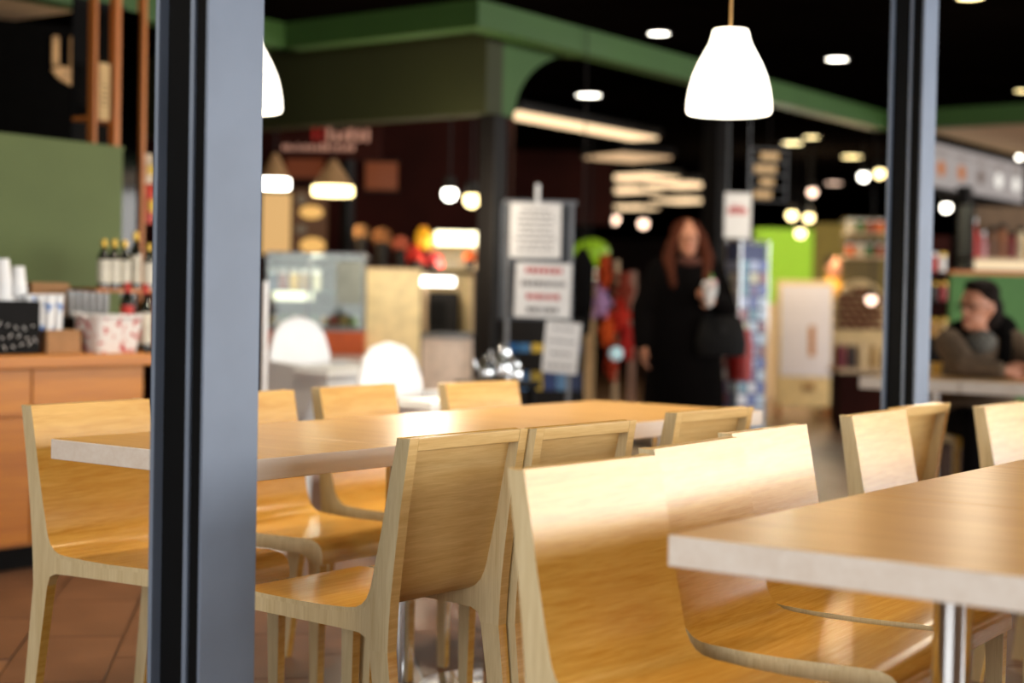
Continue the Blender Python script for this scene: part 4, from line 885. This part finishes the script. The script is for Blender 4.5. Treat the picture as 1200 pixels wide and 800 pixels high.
mb.cap((0.175, 0, 1.33), 0.075, (0.27, 0.0, 1.07), 0.075); mb.cap((0.27, 0, 1.07), 0.07, (0.16, -0.18, 1.12), 0.055)
remesh(mb.build('coat', COATB, wm), 0.014, 6)
mb = MB().ell((0, 0.03, 1.555), (0.102, 0.10, 0.10)); mb.ell((0, 0.06, 1.43), (0.125, 0.075, 0.15))
for sx in (-1, 1): mb.cap((sx*0.04, -0.06, 1.605), 0.03, (sx*0.088, -0.05, 1.53), 0.03); mb.cap((sx*0.088, -0.05, 1.53), 0.032, (sx*0.125, -0.05, 1.40), 0.045); mb.cap((sx*0.125, -0.05, 1.40), 0.045, (sx*0.10, -0.11, 1.22), 0.028)
mb2 = remesh(mb.build('hair', HAIR_R, wm), 0.010, 5)
MB().ell((0, -0.09, 1.375), (0.08, 0.04, 0.035)).build('scarf', mat('brown_scarf', (70, 34, 22), 0.9, var=0.3), wm, smooth='all')
for sx, yk in ((-1, -0.08), (1, 0.08)):
    MB().loft([(sx*0.095, yk-0.03, 0.0, 0.05, 0.13), (sx*0.095, yk-0.03, 0.05, 0.05, 0.125), (sx*0.092, yk+0.02, 0.10, 0.05, 0.07), (sx*0.09, yk+0.02, 0.42, 0.065, 0.07)]).build('boot', BLACKP, wm, smooth=True)
# things she carries
WR = Matrix.Rotation(0.08, 3, 'Z')
def onw(x, y, z): return q0 + WR @ Vector((x, y, z))
t = empty('handbag', onw(0.20, -0.19, 0.78), 0.08, 'large black handbag hanging on the arm of the woman', 'bag')
MB().loft([(0, 0, 0.0, 0.15, 0.06), (0, 0, 0.08, 0.165, 0.075), (0, 0, 0.2, 0.14, 0.05), (0, 0, 0.25, 0.12, 0.02)]).build('body', mat('black_leather', (12, 11, 12), 0.7, spec=0.15), t, smooth=True)
MB().tube([(-0.09, 0, 0.23), (-0.07, 0.01, 0.34), (0.0, 0.03, 0.38), (0.07, 0.01, 0.34), (0.09, 0, 0.23)], 0.009).build('strap', MATS['black_leather'], t, smooth=True); MB().box(-0.02, 0.02, -0.066, -0.058, 0.15, 0.19).build('buckle', DARKM, t)
t = empty('red_bag', onw(0.37, 0.04, 0.62), 0.3, 'dark red shopping bag at the side of the woman', 'bag')
MB().loft([(0, 0, 0.0, 0.07, 0.10), (0, 0, 0.2, 0.08, 0.11), (0, 0, 0.33, 0.06, 0.09)]).build('body', mat('dark_red_bag', (150, 28, 22), 0.5, var=0.2), t, smooth=True)
MB().tube([(0, -0.06, 0.32), (-0.02, -0.03, 0.45), (-0.02, 0.03, 0.45), (0, 0.06, 0.32)], 0.006).build('handle', MATS['dark_red_bag'], t, smooth=True)
t = empty('flower_bouquet', onw(0.10, -0.265, 1.12), 0.0, 'small white and pink bouquet held at the chest of the woman', 'flowers')
MB().lathe([(0.0001, -0.03), (0.012, -0.03), (0.05, 0.08), (0.0001, 0.085)], 14).build('paper_wrap', WHITE, t, smooth=True)
for k in range(7): MB().ell((0.03*math.cos(k*2.4), 0.03*math.sin(k*2.4), 0.10+0.012*(k % 3)), (0.018, 0.018, 0.016), 8, 6).build('blossom', mat('pink_blossom', (226, 170, 170), 0.7) if k % 2 else WHITE, t, smooth='all')
MB().ell((0.01, 0, 0.15), (0.012, 0.006, 0.03), 8, 6).build('leaf', mat('leaf_green', (70, 120, 50), 0.6), t, smooth='all')
# --- the man seated behind the far table, arms on the table, looking to the side
mq = W(8.36, 2.50); mh = P(1146, 358, mq.y)
def toman(px, py, dy=0.0): v = P(px, py, mq.y+dy); return Vector((v.x-mq.x, v.y-mq.y, v.z))
mn = empty('person', mq, 0.0, 'man with glasses in an olive jacket seated with hands clasped on the table', 'person')
hc = toman(1146, 361); 
mb = MB(); hq = head_into(mb, hc, -0.95, 1.05)
SHL, SHR = toman(1112, 402, 0.02), toman(1186, 402, 0.06)
cxm = (SHL.x+SHR.x)/2
mb.cap((cxm, 0.05, 0.93), 0.06, (hc.x, hc.y+0.02, hc.z-0.08), 0.052)
mb.loft([(cxm, 0.08, 0.44, 0.17, 0.13), (cxm, 0.08, 0.55, 0.15, 0.11), (cxm, 0.06, 0.75, 0.165, 0.11), (cxm, 0.05, 0.88, 0.165, 0.09), (cxm, 0.05, 0.95, 0.07, 0.06)])
EL, ER = toman(1128, 436, -0.20), Vector((SHR.x+0.08, -0.14, 0.80)); HD = toman(1178, 424, -0.30)
HD.z = 0.795; EL.z = 0.80
mb.cap(SHL, 0.055, EL, 0.045); mb.cap(EL, 0.042, HD, 0.03); hand_into(mb, HD, (1, 0.1, 0.05), (0, 0.3, 1), 0.7)
HD2 = HD+Vector((0.15, 0.02, 0.005)); mb.cap(SHR, 0.055, ER, 0.045); mb.cap(ER, 0.042, HD2, 0.03); hand_into(mb, HD2, (-1, -0.1, 0.05), (0, 0.3, 1), 0.7)
for sx, kx in ((-0.09, -0.13), (0.09, 0.10)):
    mb.cap((cxm+sx, 0.05, 0.50), 0.085, (cxm+kx, -0.36, 0.52), 0.06); mb.cap((cxm+kx, -0.36, 0.52), 0.058, (cxm+kx, -0.30, 0.09), 0.04); mb.cap((cxm+kx, -0.30, 0.05), 0.036, (cxm+kx, -0.45, 0.035), 0.03)
remesh(mb.build('body', SKIN, mn), 0.007, 4); face_parts(mn, hq, 1.05)
OLIVE = mat('olive_jacket', (92, 74, 56), 0.9, var=0.2, scale=40)
mb = MB(); mb.loft([(cxm, 0.08, 0.42, 0.21, 0.165), (cxm, 0.08, 0.55, 0.20, 0.15), (cxm, 0.06, 0.75, 0.20, 0.145), (cxm, 0.05, 0.89, 0.185, 0.115), (cxm, 0.05, 0.965, 0.10, 0.08)], 24)
HDs = HD-Vector((0.03, 0, 0)); HD2s = HD2+Vector((0.03, 0, 0))
mb.cap(SHL, 0.08, EL+Vector((0, 0, 0.02)), 0.068); mb.cap(EL+Vector((0, 0, 0.02)), 0.064, HDs+Vector((0, 0, 0.005)), 0.043); mb.cap(SHR, 0.08, ER+Vector((0, 0, 0.02)), 0.068); mb.cap(ER+Vector((0, 0, 0.02)), 0.064, HD2s+Vector((0, 0, 0.005)), 0.043)
remesh(mb.build('jacket', OLIVE, mn), 0.012, 5)
mb = MB().ell((cxm+0.09, 0.10, 0.99), (0.13, 0.09, 0.10)); mb.ell((cxm-0.08, 0.08, 0.98), (0.10, 0.07, 0.07)); mb.cap((cxm+0.12, 0.02, 0.95), 0.05, (cxm+0.09, -0.08, 0.84), 0.035)
remesh(mb.build('fur_hood', mat('black_fur', (12, 10, 9), 1.0, var=0.4, scale=90, spec=0.05), mn), 0.012, 3)
MB().ell((cxm-0.02, -0.02, 0.93), (0.085, 0.085, 0.07)).build('scarf', mat('grey_check_scarf', (104, 100, 92), 0.9, rgb2=(60, 58, 54), scale=50), mn, smooth='all')
mb = MB(); mb.ell(hq(0, 0.03, 0.075), (0.095, 0.105, 0.08)); mb.ell(hq(0, 0.065, -0.01), (0.095, 0.075, 0.115)); mb.ell(hq(0.02, -0.05, 0.115), (0.06, 0.05, 0.03))
remesh(mb.build('hair', HAIR_D, mn), 0.010, 4)
gl = MB()
for sx in (-1, 1):
    ringp = [hq(sx*0.034+0.026*math.cos(k*PI/6), -0.098, 0.006+0.019*math.sin(k*PI/6)) for k in range(13)]; gl.tube(ringp, 0.0028, 6); gl.tube([hq(sx*0.058, -0.096, 0.01), hq(sx*0.082, 0.01, 0.012)], 0.0025, 6)
gl.tube([hq(-0.008, -0.1, 0.008), hq(0.008, -0.1, 0.008)], 0.0025, 6); gl.build('glasses', BLACKP, mn)
mb = MB()
for sx, kx in ((-0.09, -0.13), (0.09, 0.10)): mb.cap((cxm+sx, 0.05, 0.50), 0.10, (cxm+kx, -0.36, 0.52), 0.075); mb.cap((cxm+kx, -0.36, 0.52), 0.072, (cxm+kx, -0.30, 0.10), 0.055)
remesh(mb.build('trousers', mat('dark_trousers', (16, 14, 15), 0.95, spec=0.05), mn), 0.014, 4)
for kx in (-0.13, 0.10): MB().loft([(cxm+kx, -0.37, 0.0, 0.045, 0.13), (cxm+kx, -0.37, 0.05, 0.045, 0.125), (cxm+kx, -0.30, 0.11, 0.045, 0.055)]).build('shoe', BLACKP, mn, smooth=True)
# his chair and the brown coat over the next seat
ch = dup(proto); ch.location = mq + Vector((cxm, 0.20, 0)); ch.rotation_euler = (0, 0, PI); tag(ch, 'plywood chair hidden under the seated man in the olive jacket', 'chair', 'plywood dining chairs')
c_ = at0(1118, 7.35)
t = empty('draped_coat', W(8.42, 3.22), 0.0, 'brown checked coat hanging in the dark below the far table', 'coat')
MB().loft([(0, 0, 0.10, 0.17, 0.09), (0, 0, 0.3, 0.16, 0.10), (0, 0, 0.55, 0.15, 0.10), (0, 0, 0.66, 0.10, 0.07)]).build('fabric', mat('brown_check', (84, 62, 50), 0.95, rgb2=(58, 42, 36), scale=40), t, smooth='all'); MB().lathe([(0.0001, 0.0), (0.1, 0.0), (0.1, 0.1), (0.0001, 0.1)], 16).build('hem', MATS['brown_check'], t)
# --- far person in a mustard top
d = 16.8; q0 = at0(976, d); fp = empty('person', q0, 0.3, 'far person in a mustard top standing by the lime green wall', 'person')
mb = MB(); hq = head_into(mb, (0, 0, 1.53), 0.0, 1.0); mb.cap((0, 0.01, 1.36), 0.05, (0, 0.01, 1.46), 0.05)
mb.loft([(0, 0, 0.85, 0.15, 0.1), (0, 0, 1.1, 0.14, 0.1), (0, 0, 1.32, 0.17, 0.09), (0, 0, 1.40, 0.06, 0.05)])
for sx in (-1, 1):
    mb.cap((sx*0.08, 0, 0.88), 0.08, (sx*0.09, -0.02, 0.48), 0.058); mb.cap((sx*0.09, -0.02, 0.48), 0.055, (sx*0.09, 0.02, 0.07), 0.04); mb.cap((sx*0.09, 0.02, 0.04), 0.036, (sx*0.1, -0.14, 0.03), 0.03)
    mb.cap((sx*0.18, 0, 1.33), 0.05, (sx*0.24, 0.02, 1.07), 0.042); mb.cap((sx*0.24, 0.02, 1.07), 0.04, (sx*0.2, -0.12, 0.92), 0.03); hand_into(mb, (sx*0.2, -0.12, 0.92), (0, -0.5, -0.7), (1, 0, 0), 0.5)
remesh(mb.build('body', SKIN, fp), 0.009, 3); face_parts(fp, hq)
mb = MB(); mb.loft([(0, 0, 0.72, 0.2, 0.14), (0, 0, 1.1, 0.19, 0.13), (0, 0, 1.33, 0.19, 0.11), (0, 0, 1.42, 0.08, 0.07)], 22)
for sx in (-1, 1): mb.cap((sx*0.18, 0, 1.33), 0.07, (sx*0.25, 0.02, 1.07), 0.06); mb.cap((sx*0.25, 0.02, 1.07), 0.058, (sx*0.21, -0.1, 0.95), 0.045)
remesh(mb.build('top', mat('mustard_top', (206, 146, 40), 0.8, var=0.15), fp), 0.014, 4)
mb = MB()
for sx in (-1, 1): mb.cap((sx*0.08, 0, 0.85), 0.095, (sx*0.09, -0.02, 0.48), 0.07); mb.cap((sx*0.09, -0.02, 0.48), 0.068, (sx*0.09, 0.02, 0.09), 0.055)
remesh(mb.build('trousers', MATS['dark_trousers'], fp), 0.014, 3)
MB().ell((0, 0.025, 1.585), (0.09, 0.1, 0.085)).build('hair', HAIR_D, fp, smooth='all')
for sx in (-1, 1): MB().loft([(sx*0.095, -0.05, 0.0, 0.045, 0.12), (sx*0.095, -0.05, 0.05, 0.045, 0.115), (sx*0.09, 0.02, 0.1, 0.05, 0.055)]).build('shoe', BLACKP, fp, smooth=True)
# ================================================================== POSTCARD RACK, A-BOARD, LIME WALL
d = 11.0; q = at0(874, d); t = empty('postcard_rack', q, 0.35, 'tall rotating rack filled with small blue and white cards', 'rack')
zt_ = zd(874, 283, d)
MB().cyl((0, 0), 0.02, 0.03, zt_, 14).build('pole', GREYM, t); MB().lathe([(0.0001, 0), (0.2, 0), (0.19, 0.02), (0.0001, 0.035)], 24).build('base', DARKM, t)
fr = [(-0.11, -0.11), (0.11, -0.11), (0.11, 0.11), (-0.11, 0.11)]
for (x, y) in fr: MB().cyl((x, y), 0.006, 0.2, zt_, 8).build('upright', CHROME, t)
for z_ in (0.2, zt_): 
    mb = MB(); mb.tube([(x, y, z_) for x, y in fr+[fr[0]]], 0.006); mb.build('hoop', CHROME, t)
MB().box(-0.1, 0.1, -0.1, 0.1, 0.22, zt_-0.02).build('core', mat('rack_core', (70, 80, 120), 0.6), t)
random.seed(11)
CARDC = [mat('card_%d' % i, x_, 0.3, var=0.3, scale=60) for i, x_ in enumerate([(150, 164, 200), (92, 108, 170), (206, 208, 220), (130, 90, 104), (96, 140, 164), (190, 186, 160), (104, 92, 140), (176, 194, 216)])]
cm = [MB().box(-0.029, 0.029, -0.004, 0, 0, 0.07).mesh('card', m_) for m_ in CARDC]
nrow = int((zt_-0.3)/0.085)
for face in range(4):
    Rf = face*PI/2
    for r_ in range(nrow):
        for cc in range(3):
            o = bpy.data.objects.new('card', cm[random.randrange(8)]); COL.objects.link(o); o.parent = t
            u = -0.07+0.07*cc; v = -0.108; z_ = 0.24+0.085*r_
            o.location = (u*math.cos(Rf)-v*math.sin(Rf), u*math.sin(Rf)+v*math.cos(Rf), z_); o.rotation_euler = (-0.12*math.cos(Rf)*0, 0, Rf)
# white sign with red lettering above the rack
c = P(864, 279, 10.6); t = empty('hanging_sign', c, 0.05, 'white sign with red lettering hanging above the card rack', 'sign')
w_, h_ = wpx(31, 10.6), wpx(53, 10.6)
MB().box(-w_/2, w_/2, 0, 0.012, 0, h_).build('board', WHITE, t)
for k in range(4): MB().box(-w_*0.32+0.01*(k % 2), w_*(0.12+0.08*k), -0.003, 0, h_*(0.72-0.03*k)-0.03*k*0, h_*(0.72-0.03*k)+0.004).build('red_line', RED, t)
for k in range(5): MB().box(-w_*0.36+w_*0.145*k, -w_*0.27+w_*0.145*k, -0.003, 0, h_*0.52, h_*0.66).build('red_letter', RED, t)
for sx in (-w_*0.4, w_*0.4): MB().tube([(sx, 0, h_), (sx, 0, CEIL-c.z)], 0.003, 6).build('hanger', GREYM, t)
# A-board
q = PZ(940, 489, 0.0); d = q.y; t = empty('sandwich_board', (q.x, q.y, 0), -0.12, 'white and yellow sandwich board with a snack picture on the tan floor', 'sandwich board')
YB = mat('yellow_frame', (232, 206, 150), 0.6); hB = zd(937, 328, d)
for s, nm in ((-1, 'front_leaf'), (1, 'rear_leaf')):
    mb = MB(); w_ = 0.28
    vs_ = [(-w_, s*0.25, 0.12), (w_, s*0.25, 0.12), (w_, s*0.02, hB), (-w_, s*0.02, hB)]; vs2 = [(x, y+s*-0.02, z) for x, y, z in vs_]
    mb.add(vs_+vs2, [(0, 1, 2, 3), (7, 6, 5, 4), (0, 4, 5, 1), (1, 5, 6, 2), (2, 6, 7, 3), (3, 7, 4, 0)]); lf = mb.build(nm, YB, t)
    if s < 0:
        def pl(u0, u1, v0, v1, m_, nm2, e=0.006):
            def pt(u, v): k = (v-0.12)/(hB-0.12); return (u, -0.25+0.23*k-e, v)
            def pt2(u, v): k = (v-0.12)/(hB-0.12); return (u, -0.25+0.23*k-0.001, v)
            vv = [pt(u0, v0), pt(u1, v0), pt(u1, v1), pt(u0, v1)]; v2 = [pt2(u0, v0), pt2(u1, v0), pt2(u1, v1), pt2(u0, v1)]
            MB().add(vv+v2, [(0, 1, 2, 3), (0, 4, 5, 1), (1, 5, 6, 2), (2, 6, 7, 3), (3, 7, 4, 0), (7, 6, 5, 4)]).build(nm2, m_, lf)
        pl(-0.24, 0.26, 0.42, hB-0.05, mat('white_poster', (236, 232, 240), 0.5, var=0.02), 'poster'); pl(0.04, 0.10, 0.62, 0.92, mat('snack_brown', (190, 130, 70), 0.6), 'snack_print', 0.012); pl(-0.02, 0.1, 0.28, 0.36, mat('brown_print', (170, 130, 80), 0.6), 'print', 0.012)
for sx in (-0.26, 0.24):
    for s in (-1, 1): MB().box(sx, sx+0.03, s*0.27-0.02, s*0.27+0.02, 0, 0.14).build('foot', mat('orange_foot', (176, 110, 40), 0.6), t)
# lime green wall section and shop units at the back
d = 18.5; c = at0(918, d); struct(MB().box(-wpx(34, d), wpx(34, d), -0.02, 0.22, 0, 1.15).build('baseboard_lime', BEIGE, loc=c, rotz=0.1)); struct(MB().box(-wpx(34, d), wpx(34, d), 0, 0.2, 1.15, zd(918, 268, d)).build('wall_lime', mat('lime_paint', (150, 200, 40), 0.7, var=0.05), loc=c, rotz=0.1))
c = at0(985, 18.9); struct(MB().box(-wpx(33, 19), wpx(60, 19), 0, 0.2, 0, zd(985, 262, 18.9)).build('wall_olive', mat('olive_wall', (116, 100, 40), 0.8), loc=c, rotz=0.05))
for px, py, pw, cl in ((918, 240, 60, (1, 0.95, 0.7)), (990, 250, 50, WARM), (940, 300, 8, WARM2)): point('shop_light', P(px, py, 16.5), pw, cl, 0.1)
# bread stand: arched cream display hung with brown pretzels
d = 14.2; q = at0(1008, d); t = empty('bread_stand', q, 0.0, 'cream arched bread stand beside the slim grey column', 'stand')
R_ = wpx(30, d); zc = zd(1008, 362, d)
MB().prism_y([(R_*math.cos(k*PI/12), zc+R_*1.15*math.sin(k*PI/12)) for k in range(13)] + [(-R_, zc-0.55), (R_, zc-0.55)], 0, 0.06).build('arch_board', mat('cream_board', (228, 196, 138), 0.6), t)
MB().box(-R_, R_, -0.3, 0.1, 0.06, zc-0.55).build('counter', DBROWN, t); MB().box(-R_*1.1, R_*1.1, -0.35, 0.12, zc-0.57, zc-0.53).build('counter_top', BEIGE, t); MB().box(-R_*0.9, R_*0.9, -0.25, 0.08, 0, 0.06).build('plinth', BLACKP, t)
CRUST = mat('crust', (120, 64, 34), 0.5, var=0.4, scale=50)
lm = MB().ell((0, 0, 0), (0.042, 0.03, 0.026), 10, 6).mesh('loaf', CRUST, 'all')
n_ = 0
for r_ in range(7):
    for k in range(6):
        u = -0.19+0.076*k+(0.038 if r_ % 2 else 0); v = zc-0.16+0.056*r_
        if u*u+(max(0, v-zc))**2 > (R_*0.9)**2: continue
        p_ = q+Vector((u, -0.03, v)); o = bpy.data.objects.new('bread_roll', lm); COL.objects.link(o); o.location = p_; o.rotation_euler = (0, random.uniform(-0.5, 0.5), 0)
        tag(o, 'brown glazed bread roll on the cream arched stand', 'bread', 'bread rolls on the arched stand')
for k in range(5):
    u = -0.2+0.1*k; p_ = q+Vector((u, -0.16, zc-0.53)); b = empty('pastry_bag', p_, 0.3*k, ('maroon bag at the outer end of the bread counter', 'dark bag second from the outer end of the bread counter', 'cream bag in the middle of the bread counter', 'tan bag beside the cream bag on the bread counter', 'brown bag next to the slim grey column on the bread counter')[k], 'bag', 'bags on the bread counter')
    MB().loft([(0, 0, 0, 0.045, 0.035), (0, 0, 0.1, 0.048, 0.038), (0, 0, 0.2, 0.04, 0.02)]).build('body', mat('pbag_%d' % k, ((120, 30, 46), (50, 30, 24), (230, 200, 150), (190, 150, 90), (110, 66, 34))[k], 0.6), b, smooth=True); MB().box(-0.03, 0.03, -0.006, 0.006, 0.19, 0.225).build('fold', BEIGE, b)
# orange and white goods on a kiosk behind
d = 16.0; q = at0(1012, d); t = empty('kiosk_shelf', q, 0, 'small kiosk shelf with orange and green goods high beside the slim column', 'shelf')
for py in (300, 272): MB().box(-0.2, 0.2, -0.1, 0.15, zd(1012, py, d)-0.02, zd(1012, py, d)).build('board', BEIGE, t)
MB().box(-0.2, 0.2, 0.15, 0.17, 0, zd(1012, 255, d)).build('back', mat('olive_back', (100, 84, 40), 0.7), t)
for k in range(8):
    r_, cc = divmod(k, 4); p_ = q+Vector((-0.15+0.1*cc, 0.02, zd(1012, (300, 272)[r_], d))); nm = ('orange', 'pale', 'green', 'rust')[(cc+r_) % 4]
    b = empty('food_jar', p_, 0, '%s jar on the %s board of the kiosk shelf%s' % (nm, ('lower', 'upper')[r_], ''), 'jar', 'jars on the kiosk shelf')
    MB().lathe([(0.0001, 0), (0.04, 0), (0.042, 0.09), (0.03, 0.11), (0.0001, 0.11)], 16).build('body', mat('jar_%d' % ((cc+r_) % 4), ((236, 110, 30), (226, 206, 170), (60, 120, 50), (170, 70, 40))[(cc+r_) % 4], 0.4), b, smooth=True); MB().cyl((0, 0), 0.032, 0.11, 0.13).build('lid', WHITEP, b)
# ================================================================== RIGHT SIDE: GREEN PANEL, SHELF, MENU SCREENS
d = 10.4; q = at0(1170, d); t = empty('green_screen', q, 0.0, 'green partition panel right behind the seated man', 'partition')
MB().box(-wpx(56, d), wpx(60, d), 0, 0.06, 0, zd(1170, 322, d)).build('panel', mat('green_panel_far', (64, 112, 48), 0.65, var=0.05), t); MB().box(-wpx(57, d), wpx(60, d), -0.02, 0.1, zd(1170, 322, d), zd(1170, 318, d)).build('cap_strip', POSTW, t)
d = 11.6; q = at0(1172, d); t = empty('product_shelf', q, 0.0, 'lit product shelf above the green panel behind the man', 'shelf')
MB().box(-0.26, 0.3, 0.2, 0.22, 0, zd(1172, 240, d)).build('back', mat('shelf_back', (110, 84, 58), 0.7), t); MB().box(-0.26, 0.3, -0.1, 0.2, zd(1172, 303, d)-0.02, zd(1172, 303, d)).build('board', BEIGE, t)
MB().box(-0.24, 0.24, -0.05, -0.02, zd(1172, 316, d), zd(1172, 306, d)).build('light_strip', glow('shelf_strip', (255, 226, 180), 0.9), t); MB().box(-0.26, -0.23, -0.1, 0.2, 0, zd(1172, 240, d)).build('side', DARKM, t)
for k in range(7):
    p_ = q+Vector((-0.2+0.07*k, 0.03, zd(1172, 303, d))); h = (0.30, 0.2, 0.24, 0.26, 0.2, 0.24, 0.2)[k]
    b = empty('gift_bottle' if k < 2 else 'snack_jar', p_, 0, ('tall white and red bottle on the lit shelf above the green panel', 'pink bottle beside the white and red one', 'brown jar with a dark lid on the lit shelf', 'chestnut jar third on the lit shelf', 'dark red jar in the middle of the lit shelf', 'cream jar near the edge of the lit shelf', 'yellow jar at the edge of the lit shelf')[k], 'bottle' if k < 2 else 'jar', 'goods on the lit shelf')
    m_ = mat('gift_%d' % k, ((220, 60, 50), (214, 150, 150), (120, 80, 50), (150, 90, 50), (130, 40, 34), (220, 200, 160), (230, 170, 50))[k], 0.5, var=0.2)
    MB().lathe([(0.0001, 0), (0.03, 0), (0.032, h*0.55), (0.016, h*0.75), (0.014, h*0.9), (0.0001, h*0.9)] if k < 2 else [(0.0001, 0), (0.03, 0), (0.033, h*0.7), (0.024, h*0.85), (0.0001, h*0.85)], 16).build('body', m_, b, smooth=True)
    MB().cyl((0, 0), 0.018 if k < 2 else 0.026, h*0.85, h, 14).build('cap', WHITEP if k < 2 else DARKM, b)
# menu screens
mt_ = empty('menu_board', W(12.6, 4.93), GR, 'dark hanging rail carrying five glowing menu screens', 'menu board')
MB().box(0, 2.4, 0.03, 0.10, 2.10, 2.14).build('rail', DARKM, mt_); MB().box(0, 2.4, 0.03, 0.10, 2.50, 2.54).build('rail', DARKM, mt_)
for sx in (0.1, 2.3): MB().box(sx, sx+0.03, 0.05, 0.08, 2.54, CEIL).build('bracket', DARKM, mt_)
SCR = glow('screen_glow', (226, 216, 212), 0.36); SCR2 = glow('screen_hot', (255, 250, 240), 0.9); SCO = glow('screen_orange', (206, 124, 66), 0.6); SCG = glow('screen_grey', (150, 130, 120), 0.4)
pos5 = ('nearest the slim grey column', 'second from the slim grey column', 'third from the slim grey column', 'fourth from the slim grey column', 'farthest from the slim grey column')
for k in range(5):
    s = empty('menu_screen', W(12.62+0.48*k, 4.93), GR, 'glowing menu screen with food pictures, %s' % pos5[k], 'screen', 'menu screens')
    MB().box(0, 0.46, 0.0, 0.03, 2.14, 2.50).build('display', SCR, s); MB().box(-0.008, 0.468, 0.01, 0.032, 2.13, 2.14).build('bezel', DARKM, s)
    MB().ell((0.23, -0.002, 2.30), (0.10, 0.004, 0.07), 14, 8).build('food_picture', (SCO, SCO, SCG, SCR2, SCR2)[k], s, smooth='all')
    for j in range(2): MB().box(0.06, 0.40, -0.004, -0.001, 2.44-0.03*j, 2.452-0.03*j).build('text_line', SCG, s)
# red, white and black goods by the column on the man's side
d = 11.0; q = at0(1103, d); t = empty('sweets_stand', q, 0, 'dark sweets stand in the gap beside the slim grey column', 'stand')
MB().box(-0.1, 0.1, 0, 0.2, 0, zd(1103, 395, d)).build('counter', DARKM, t); MB().box(-0.1, 0.1, 0.18, 0.2, zd(1103, 395, d), zd(1103, 275, d)).build('back', DBROWN, t)
for py in (352, 318): MB().box(-0.1, 0.1, 0.0, 0.18, zd(1103, py, d)-0.015, zd(1103, py, d)).build('shelf', DARKM, t)
for k, (px, py, c_, l) in enumerate(((1097, 318, (186, 30, 30), 'red tin on the upper shelf of the sweets stand'), (1107, 318, (230, 224, 220), 'white tin with a red band on the upper shelf of the sweets stand'), (1097, 352, (30, 24, 24), 'black tin on the middle shelf of the sweets stand'), (1108, 352, (176, 26, 30), 'red tin on the middle shelf of the sweets stand'), (1097, 395, (214, 160, 80), 'gold tin on the counter of the sweets stand'), (1108, 395, (220, 180, 110), 'pale gold tin on the counter of the sweets stand'))):
    p_ = P(px, py, d); p_.y += 0.08; b = empty('sweets_tin', p_, 0, l, 'tin', 'tins on the sweets stand')
    MB().lathe([(0.0001, 0), (0.03, 0), (0.03, 0.11), (0.0001, 0.11)], 16).build('body', mat('tin_%d' % k, c_, 0.4, var=0.15), b, smooth=True); MB().lathe([(0.0001, 0.11), (0.032, 0.11), (0.032, 0.13), (0.01, 0.14), (0.0001, 0.14)], 16).build('lid', WHITEP if k == 0 else GOLD, b, smooth=True)
# hanging wire sign with small lit panels
c = P(901, 205, 12.5); t = empty('wire_sign', c, 0.2, 'hanging wire frame with small tan lit panels above the card rack', 'sign')
w_, h_ = wpx(22, 12.5), wpx(30, 12.5)
for sx in (-w_, w_): MB().tube([(sx, 0, -h_), (sx, 0, h_)], 0.006, 6).build('wire', GREYM, t)
for k in range(5): z_ = -h_+k*h_/2; MB().tube([(-w_, 0, z_), (w_, 0, z_)], 0.006, 6).build('wire', GREYM, t)
TAN = glow('tan_lit', (226, 180, 120), 0.7)
for k in range(4): MB().box(-w_+0.03+0.05*(k % 2), w_*(0.2+0.15*k)*0.8, -0.008, 0.008, -h_+k*h_/2+0.02, -h_+k*h_/2+0.075).build('lit_panel', TAN, t)
MB().tube([(0, 0, h_), (0, 0, CEIL-c.z)], 0.004, 6).build('hanger', DARKM, t)
point('man_light', P(1150, 215, 8.6), 16, WARM2, 0.1)
